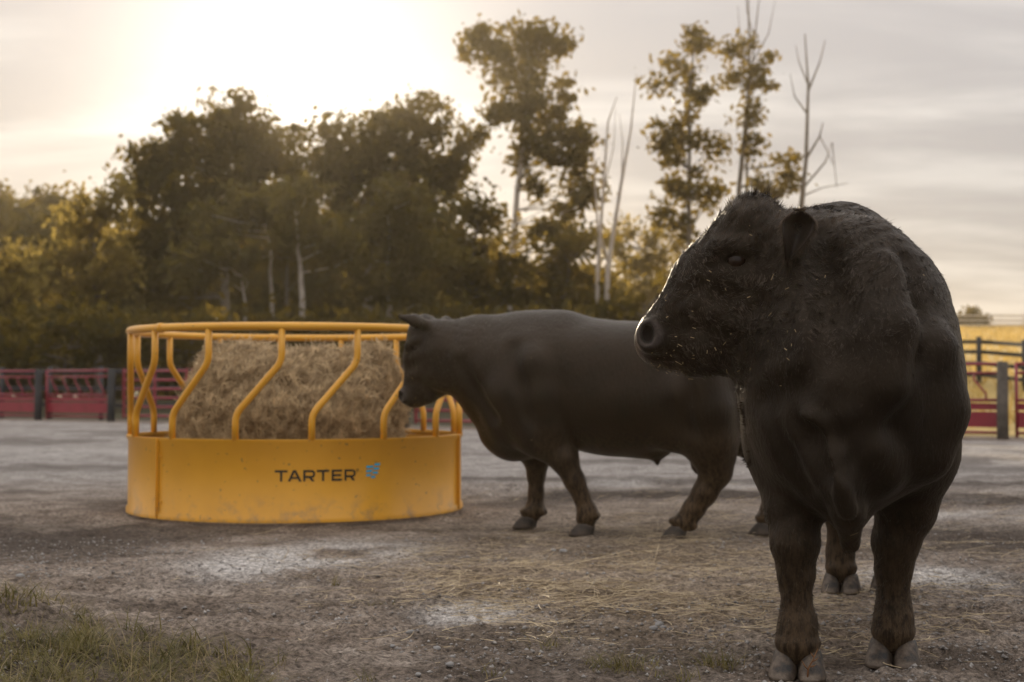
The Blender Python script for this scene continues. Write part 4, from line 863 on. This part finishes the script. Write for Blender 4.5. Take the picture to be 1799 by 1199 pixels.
# --- the larger bull, facing the camera with its head turned to its right
def bull_near():
    O = (1.005, 4.305, 0); F = (-.2607, -.9654, 0)
    Yh = 4.33; S = FPX / Yh; HC = P(1300, 500, Yh); er = Vector((.988, -.155, 0)).normalized(); ew = Vector((er.y, -er.x, 0)).normalized()
    def head(w2l):
        def H(px, py, w): return w2l(HC + (er * (px - 1300) + UZ * (500 - py) + ew * w) / S)
        f = lambda vec: w2l(Vector(O) + vec)
        return H, 1 / S, f(ew), f(UZ), f(er)
    def neck(w2l, lpx):
        H = head(w2l)[0]; M = w2l(P(1466, 518, 4.56)); B = np.array([-.12, 0, 1.02]); out = [(B, M, .305, .255, .09), (M, H(1380, 490, 0), .252, .170, .07)]
        cr = w2l(P(1470, 440, 4.58)); out += [(np.array([-.3, 0, 1.17]), cr, .165, .115, .10), (cr, H(1392, 440, 0), .12, .10, .08)]
        th = w2l(P(1400, 655, 4.30)); out += [(H(1350, 640, 0), th, .075, .09, .08), (th, w2l(P(1470, 790, 4.22)), .09, .085, .10)]
        d = [w2l(P(1385, 682, 4.22)), w2l(P(1440, 752, 4.06)), w2l(P(1476, 840, 3.99)), w2l(P(1491, 905, 4.02)), w2l(P(1494, 955, 4.08))]; rr = [.034, .030, .030, .034, .028]
        out += [(d[i], d[i + 1], rr[i], rr[i + 1], .05) for i in range(4)]; out += [(w2l(P(1470, 800, 4.12)), w2l(P(1490, 900, 4.12)), .06, .055, .05)]
        return out
    def legs(w2l, lpx):
        A = dict(pts=[((-.02, -.165, .86), .125), ((-.01, -.165, .66), .112), ((.075, -.150, .48), .080), ((.11, -.142, .375), .063), ((.115, -.140, .29), .050), ((.12, -.138, .21), .039), ((.122, -.136, .135), .052), ((.135, -.136, .075), .056)], foot=(.14, -.134), yaw=.0, size=1.02, knee=((.118, -.142, .385), (.06, .062, .075)))
        B = dict(pts=[((-.05, .21, .86), .135), ((-.11, .205, .64), .118), ((-.125, .178, .47), .086), ((-.135, .145, .365), .064), ((-.138, .139, .28), .051), ((-.14, .138, .20), .042), ((-.14, .137, .13), .053), ((-.128, .136, .075), .056)], foot=(-.125, .136), yaw=-.05, size=1.02, knee=((-.122, .147, .375), (.06, .062, .075)))
        C = dict(pts=[((-1.22, -.2, .78), .17), ((-1.42, -.16, .58), .10), ((-1.62, -.11, .47), .062), ((-1.66, -.09, .30), .045), ((-1.68, -.08, .14), .053), ((-1.66, -.078, .07), .055)], foot=(-1.65, -.075), yaw=0)
        D_ = dict(pts=[((-1.22, .2, .78), .17), ((-1.42, .18, .58), .10), ((-1.62, .14, .47), .062), ((-1.66, .125, .30), .045), ((-1.68, .12, .14), .053), ((-1.66, .12, .07), .055)], foot=(-1.65, .12), yaw=0)
        return [A, B, C, D_]
    def ears(H, m, wax, up, rt):
        out = []
        for s in (1, -1):
            out += [('cone', ((H(1388, 408, 50 * s), H(1400, 416, 84 * s), 19 * m, 20 * m, .02), {}))]
        return out
    def extra(T, w2l, lpx):
        # folds between neck, shoulders, brisket and dewlap
        return [('ridge', [(1392, 700), (1440, 745), (1466, 800), (1470, 830), (1488, 895)], .030, .016, .022),
                ('fold', [(1372, 725), (1418, 772), (1444, 835)], .034, .019, .035), ('fold', [(1425, 715), (1468, 768), (1495, 828)], .034, .020, .035),
                ('fold', [(1588, 455), (1608, 540), (1612, 620), (1600, 700), (1578, 770), (1552, 850)], .032, .019, .05),
                ('fold', [(1345, 730), (1375, 800), (1410, 862)], .026, .017, .04), ('fold', [(1440, 410), (1475, 520), (1490, 620), (1480, 690)], .04, .030, .06),
                ('fold', [(1330, 700), (1400, 682), (1448, 620), (1456, 530), (1440, 450)], .036, .020, .05), ('ridge', [(1555, 480), (1572, 580), (1565, 680)], .05, -.028, .06), ('ridge', [(1640, 620), (1650, 720), (1630, 800)], .07, -.045, .07), ('ridge', [(1535, 790), (1550, 830)], .05, -.03, .05)]
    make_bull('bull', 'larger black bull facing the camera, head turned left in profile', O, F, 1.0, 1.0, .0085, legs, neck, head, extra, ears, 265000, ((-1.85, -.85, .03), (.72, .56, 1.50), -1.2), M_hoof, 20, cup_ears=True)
bull_near()

# --- the smaller bull, in profile at the feeder
def bull_far():
    O = (.10, 8.36, 0); F = (-.972, .235, 0)
    S = 2500 / 8.5 * 1.22 * 0 + 577 * 1.10    # head drawn in units of the near bull's profile, 10 % smaller
    def head(w2l):
        Fv = Vector(F).normalized(); tilt = math.radians(27); yaw = math.radians(-20)
        # profile axes: rt points back from the nose, up points up; turn away from the camera by yaw, nose down by tilt
        back = Matrix.Rotation(yaw, 3, 'Z') @ (-Fv); back = Vector((back.x, back.y, 0)).normalized(); wx = Vector((back.y, -back.x, 0)); 
        rt = back * math.cos(tilt) + UZ * math.sin(tilt); up = UZ * math.cos(tilt) - back * math.sin(tilt); HC = P(757, 626, 8.50)
        def H(px, py, w): return w2l(HC + (rt * (px - 1300) + up * (500 - py) + wx * w) / S)
        f = lambda vec: w2l(Vector(O) + vec)
        return H, 1 / S, f(wx), f(up), f(rt)
    def neck(w2l, lpx):
        H = head(w2l)[0]; B = np.array([-.02, 0, .90]); M = lpx(848, 640, 0); hb = H(1385, 520, 0)
        out = [(B, M, .315, .245, .12), (M, hb, .245, .145, .08), (np.array([-.2, 0, 1.12]), lpx(842, 600, 0), .15, .13, .1), (lpx(842, 600, 0), H(1380, 455, 0), .13, .085, .07)]
        out += [(H(1370, 600, 0), lpx(850, 712, 0), .06, .085, .08), (lpx(850, 712, 0), lpx(900, 775, 0), .085, .10, .08)]
        return out
    def legs(w2l, lpx):
        def Lg(pts, y0, foot, yaw=0., y1=None, size=.92):
            q = []; n = len(pts); y1 = y0 if y1 is None else y1
            for i, (px, py, rr) in enumerate(pts): q.append((lpx(px, py, y0 + (y1 - y0) * i / (n - 1)), rr))
            f = lpx(foot[0], foot[1], y1); return dict(pts=q, foot=(f[0], f[1]), yaw=yaw, size=size)
        return [Lg([(905, 690, .15), (948, 765, .115), (990, 805, .080), (1010, 846, .056), (1022, 872, .045), (1032, 900, .052), (1030, 918, .052)], .20, (1026, 938), .0, .17),
                Lg([(890, 700, .14), (925, 770, .11), (943, 805, .078), (942, 836, .050), (942, 866, .042), (940, 894, .050), (932, 910, .052)], -.17, (926, 926), .0, -.17),
                Lg([(1222, 690, .20), (1240, 760, .135), (1254, 800, .105), (1258, 830, .082), (1238, 866, .066), (1218, 895, .058), (1203, 918, .054), (1198, 928, .05)], .20, (1188, 945), .0, .19),
                Lg([(1262, 690, .18), (1315, 760, .12), (1352, 815, .075), (1356, 860, .05), (1352, 900, .052), (1346, 918, .052)], -.18, (1340, 932), .0, -.12)]
    def ears(H, m, wax, up, rt):
        out = []
        for s in (1, -1):
            a = H(1376, 405, 55 * s); b = np.array(H(1352, 372, 135 * s)); 
            out += [('cone', ((a, np.array(H(1362, 388, 100 * s)), 20 * m, 30 * m, .02), dict(sq=(rt, 1.5)))), ('cone', ((np.array(H(1362, 388, 100 * s)), np.array(H(1346, 362, 165 * s)), 30 * m, 10 * m, .02), dict(sq=(rt, 1.7))))]
        return out
    def extra(T, w2l, lpx):
        return [('cone', (lpx(1125, 770, .02), lpx(1152, 790, .02), .085, .05, .08), {}), ('cone', (lpx(1152, 790, .02), lpx(1155, 815, .02), .034, .014, .02), {}), ('cone', (lpx(1040, 745, 0), lpx(1150, 768, 0), .07, .08, .08), {}),
                ('fold', [(898, 610), (912, 670), (935, 730), (955, 765)], .05, .043, .06), ('fold', [(1200, 640), (1206, 700), (1215, 755)], .05, .043, .06), ('fold', [(805, 640), (830, 690), (862, 735)], .04, .027, .05),
                ('ridge', [(940, 640), (955, 700), (965, 750)], .08, -.055, .08), ('ridge', [(1235, 660), (1250, 720), (1258, 770)], .09, -.06, .08), ('ridge', [(1040, 560), (1100, 556)], .06, -.045, .08)]
    make_bull('bull', 'smaller black bull standing in profile with its head at the yellow feeder', O, F, .90, .915, .0125, legs, neck, head, extra, ears, 60000, ((-1.6, -.5, .03), (1.0, .5, 1.42), -1.6), M_hoof_dark, 17.5, 1.0)
bull_far()

# ------------------------------------------------------------------ straw, gravel, grass
def in_view(X, Y): return np.abs(X) < .40 * Y + .15
def scatter_straw():
    n = 9000; cx = [(1100, 960, .8, 1.1), (1250, 1050, .6, .6), (1000, 1040, .4, .5), (1500, 1000, .9, .8), (1650, 1120, .4, .3), (850, 1000, .5, .6), (1150, 900, 1.2, 1.2)]
    wts = np.array([.22, .2, .14, .14, .05, .1, .15]); k = rng.choice(len(cx), n, p=wts); g = np.array([[*G(c[0], c[1])[:2], c[2], c[3]] for c in cx])[k]
    X = g[:, 0] + rng.normal(size=n) * g[:, 2]; Y = g[:, 1] + rng.normal(size=n) * g[:, 3]; ok = (Y > 3.6) & (Y < 13) & (fbm(X * 2.5, Y * 2.5, 3, 55) > .43); X, Y = X[ok], Y[ok]; n = len(X)
    P0 = np.stack([X, Y, ground_zs(X, Y) + rng.uniform(.002, .014, n)], -1); a = rng.uniform(0, 6.28, n); d = np.stack([np.cos(a), np.sin(a), rng.normal(.02, .1, n)], -1); N0 = np.stack([-np.sin(a), np.cos(a), rng.uniform(-.1, .35, n)], -1)
    # ribbons lie flat: bend sideways but keep the broad face up
    Ln = rng.gamma(1.6, .045, n) + .015; W = rng.uniform(.0014, .0036, n); bend = rng.normal(0, .6, n); seg = 4; Vs = []
    for s in range(seg + 1):
        t = s / seg; c = P0 + d * (Ln * t)[:, None] + N0 * (bend * Ln * t * t)[:, None]; Vs += [c - np.stack([-np.sin(a), np.cos(a), np.full(n, .5)], -1) * (W / 2)[:, None], c + np.stack([-np.sin(a), np.cos(a), np.full(n, .5)], -1) * (W / 2)[:, None]]
    V = np.stack(Vs, 1).reshape(-1, 3); q = np.arange(n)[:, None] * (2 * (seg + 1)); F = np.concatenate([q + np.array([[2 * s, 2 * s + 1, 2 * s + 3, 2 * s + 2]]) for s in range(seg)])
    link('loose_straw', mesh_np('loose_straw', V, F), straw_mat('straw', (.30, .225, .13), (.66, .54, .36), .2), kind='stuff', label='loose straw scattered over the ground around the bulls', category='straw')
scatter_straw()
def stone_mesh(seed):
    bm = bmesh.new(); bmesh.ops.create_icosphere(bm, subdivisions=2, radius=1); rr = random.Random(seed)
    o = Vector((rr.random() * 9, rr.random() * 9, 0))
    from mathutils import noise
    for v in bm.verts: v.co *= 1 + .35 * noise.noise(v.co * 1.1 + o); v.co.z *= .6; v.co.y *= .8
    me = bpy.data.meshes.new('pebble'); bm.to_mesh(me); bm.free(); me.polygons.foreach_set('use_smooth', [True] * len(me.polygons)); return me
M_stone = simple('pale_stone', (.22, .22, .225), (.40, .385, .37), 25, .8, .4)
STM = [stone_mesh(i) for i in range(4)]
ground_o = bpy.data.objects['ground']
for m_ in STM: m_.materials.append(M_stone)
for i, (px, py, s) in enumerate(((428, 1176, 9), (440, 1190, 9), (398, 1192, 10), (1125, 1074, 0), (720, 1112, 8), (768, 1137, 8), (795, 1148, 6), (952, 1148, 7), (1158, 1092, 11), (1148, 1102, 8), (1165, 1100, 7), (830, 1155, 6), (925, 1135, 6), (35, 1016, 8), (690, 1128, 6), (990, 965, 8), (972, 964, 6), (790, 1172, 9), (735, 1186, 7), (560, 1170, 6), (1300, 1130, 6))):
    if not s: continue
    g = G(px, py); o = link('pebble', STM[i % 4], None, ground_o); w = s / FPX * g.y * .95; o.location = (g.x, g.y, ground_z(g.x, g.y) + w * .2); o.scale = (w, w, w); o.rotation_euler = (0, 0, i * 1.7)
def gravel():
    n = 30000; Y = 3.5 + 4.5 * rng.random(n) ** 1.6; X = rng.uniform(-.42, .42, n) * Y; k = fbm(X * 1.7, Y * 1.7, 3, 61) + rng.normal(0, .08, n) > .45; X, Y = X[k], Y[k]; n = len(X); s = .0022 + .0085 * rng.random(n) ** 3.5
    base = np.array([(1, 0, 0), (0, 1, 0), (-1, 0, 0), (0, -1, 0), (.1, .1, .75), (0, 0, -.6)], float); V = base[None] * (1 + .35 * rng.normal(size=(n, 6, 1))) * s[:, None, None]
    a = rng.uniform(0, 6.28, n); c, sn = np.cos(a)[:, None], np.sin(a)[:, None]; V = np.stack([V[..., 0] * c - V[..., 1] * sn, V[..., 0] * sn + V[..., 1] * c, V[..., 2]], -1) + np.stack([X, Y, ground_zs(X, Y)], -1)[:, None, :]
    f = np.array([(0, 1, 4), (1, 2, 4), (2, 3, 4), (3, 0, 4), (1, 0, 5), (2, 1, 5), (3, 2, 5), (0, 3, 5)]); F = (np.arange(n)[:, None, None] * 6 + f[None]).reshape(-1, 3)
    m = simple('gravel', (.10, .085, .075), (.46, .44, .42), 33, .85); link('gravel', mesh_np('gravel', V.reshape(-1, 3), F), m, kind='stuff', label='fine gravel and clods strewn over the near ground', category='gravel')
gravel()
M_grass = straw_mat('grass_blade', (.07, .066, .02), (.24, .20, .065), .35); M_dry = straw_mat('dry_blade', (.21, .16, .08), (.40, .31, .17), .3); M_redst = straw_mat('red_stem', (.16, .07, .03), (.28, .14, .06), .2)
def blades(n, cx, cy, sx, sy, hmin, hmax, w=.004, lean=.6, jit=None):
    X = cx + rng.normal(size=n) * sx; Y = cy + rng.normal(size=n) * sy; Z = ground_zs(X, Y) - .004; a = rng.uniform(0, 6.28, n); ln = rng.uniform(.1, lean, n)
    if jit is not None: ln = ln + jit * np.hypot(X - cx, Y - cy); 
    d = np.stack([np.cos(a) * ln, np.sin(a) * ln, np.ones(n)], -1); d /= np.linalg.norm(d, axis=1)[:, None]; b = np.stack([np.cos(a), np.sin(a), np.full(n, -.55)], -1)
    return ribbons(np.stack([X, Y, Z], -1), d, b, rng.uniform(hmin, hmax, n), rng.uniform(.6, 1.3, n) * w, rng.uniform(.1, .9, n), 4)
def merge(parts):
    Vs, Fs, o = [], [], 0
    for V, F in parts: Vs.append(V); Fs.append(F + o); o += len(V)
    return np.concatenate(Vs), np.concatenate(Fs)
def grass():
    A, B = [], []
    for k in range(120):
        px = rng.uniform(-60, 440); py = rng.uniform(1045 + .26 * max(px, 0), 1235); g = G(px, py); t = rng.random()
        A.append(blades(int(8 + 34 * t), g.x, g.y, .012 + .03 * t, .012 + .03 * t, .03, .06 + .11 * rng.random(), .0052, 1.1 + 1.4 * rng.random()))
        B.append(blades(int(5 + 12 * rng.random()), g.x, g.y, .06, .05, .05, .16, .0032, 4.0))
    V, F = merge(A); link('grass', mesh_np('grass', V, F), M_grass, kind='stuff', label='patch of low green grass in the lower left corner', category='grass')
    V, F = merge(B); link('dry_grass', mesh_np('dry_grass', V, F), M_dry, kind='stuff', label='dry stalks tangled in the lower left grass', category='grass')
    T = [(1085, 1168, 150, .055, .05, .09, 'grass tuft at the bottom left of the nearest hoof'), (1262, 1165, 90, .035, .03, .10, 'grass tuft just left of the nearest hoof'), (588, 1030, 14, .012, .012, .10, 'thin upright grass sprig in front of the yellow feeder'), (645, 1192, 16, .015, .015, .07, 'small pale tuft at the bottom edge below the feeder'), (100, 1195, 40, .04, .03, .16, 'tall grass blades in the lower left corner'), (965, 1130, 30, .03, .03, .08, 'small sprig left of the middle grass tuft'), (660, 1060, 16, .03, .02, .05, 'low sprig beside the white dust patch'), (1190, 1190, 40, .04, .03, .07, 'low tuft between the two tufts by the hoof'), (855, 1185, 14, .02, .02, .08, 'faint sprig at the bottom middle'), (495, 1165, 14, .02, .02, .07, 'sprig right of the grass patch'), (60, 1075, 60, .05, .04, .10, 'dark leafy weed above the lower left grass')]
    for px, py, n, sx, sy, hh, lab in T:
        g = G(px, py); V, F = merge([blades(n, g.x, g.y, sx, sy, hh * .4, hh, .004, .7, 4)]); z = 0
        r = thing('grass_tuft', lab, 'grass tuft', (g.x, g.y, 0), 'grass tufts in the yard'); V = V - np.array([g.x, g.y, 0]); link('blade_tuft', mesh_np('blade_tuft', V, F), M_grass, r, kind='stuff')
        V, F = merge([blades(max(4, n // 4), g.x, g.y, sx, sy, hh * .4, hh * 1.1, .003, 1.2, 4)]); link('dry_blade_tuft', mesh_np('dry_blade_tuft', V - np.array([g.x, g.y, 0]), F), M_dry, r, kind='stuff')
    g = G(1418, 1195); r = thing('weed_stem', 'thin reddish weed stem in front of the nearest hoof', 'weed', (g.x, g.y, 0)); m = MB(); q = lambda x, y: P(x, y, g.y) - Vector((g.x, g.y, 0))
    m.tube([Vector((0, 0, -.01)), q(1420, 1175), q(1428, 1160), q(1437, 1140)], [.0028, .0025, .002, .0012], 6).build('stem', M_redst, r)
    for (x, y), (X, Y) in (((1420, 1178), (1408, 1160)), ((1426, 1163), (1438, 1156)), ((1422, 1172), (1434, 1168)), ((1430, 1155), (1424, 1146))): MB().tube([q(x, y), q((x + X) / 2, (y + Y) / 2 + 1), q(X, Y)], [.0016, .0022, .0006], 5).build('leaflet', M_redst, r)
grass()

# ------------------------------------------------------------------ haze
def haze():
    m = bpy.data.materials.new('haze'); m.use_nodes = True; nt = m.node_tree; nt.nodes.clear(); o = nt.nodes.new('ShaderNodeOutputMaterial'); v = nt.nodes.new('ShaderNodeVolumePrincipled')
    v.inputs['Color'].default_value = (1, .88, .68, 1); v.inputs['Density'].default_value = .0005; v.inputs['Anisotropy'].default_value = .58; nt.links.new(v.outputs[0], o.inputs['Volume'])
    b = MB(); b.box((0, 160, 9), Vector((1, 0, 0)), Vector((0, 1, 0)), UZ, (610, 452, 20.6)); b.build('haze', m, None, False, kind='stuff', label='warm evening haze hanging in the air', category='haze')
haze()
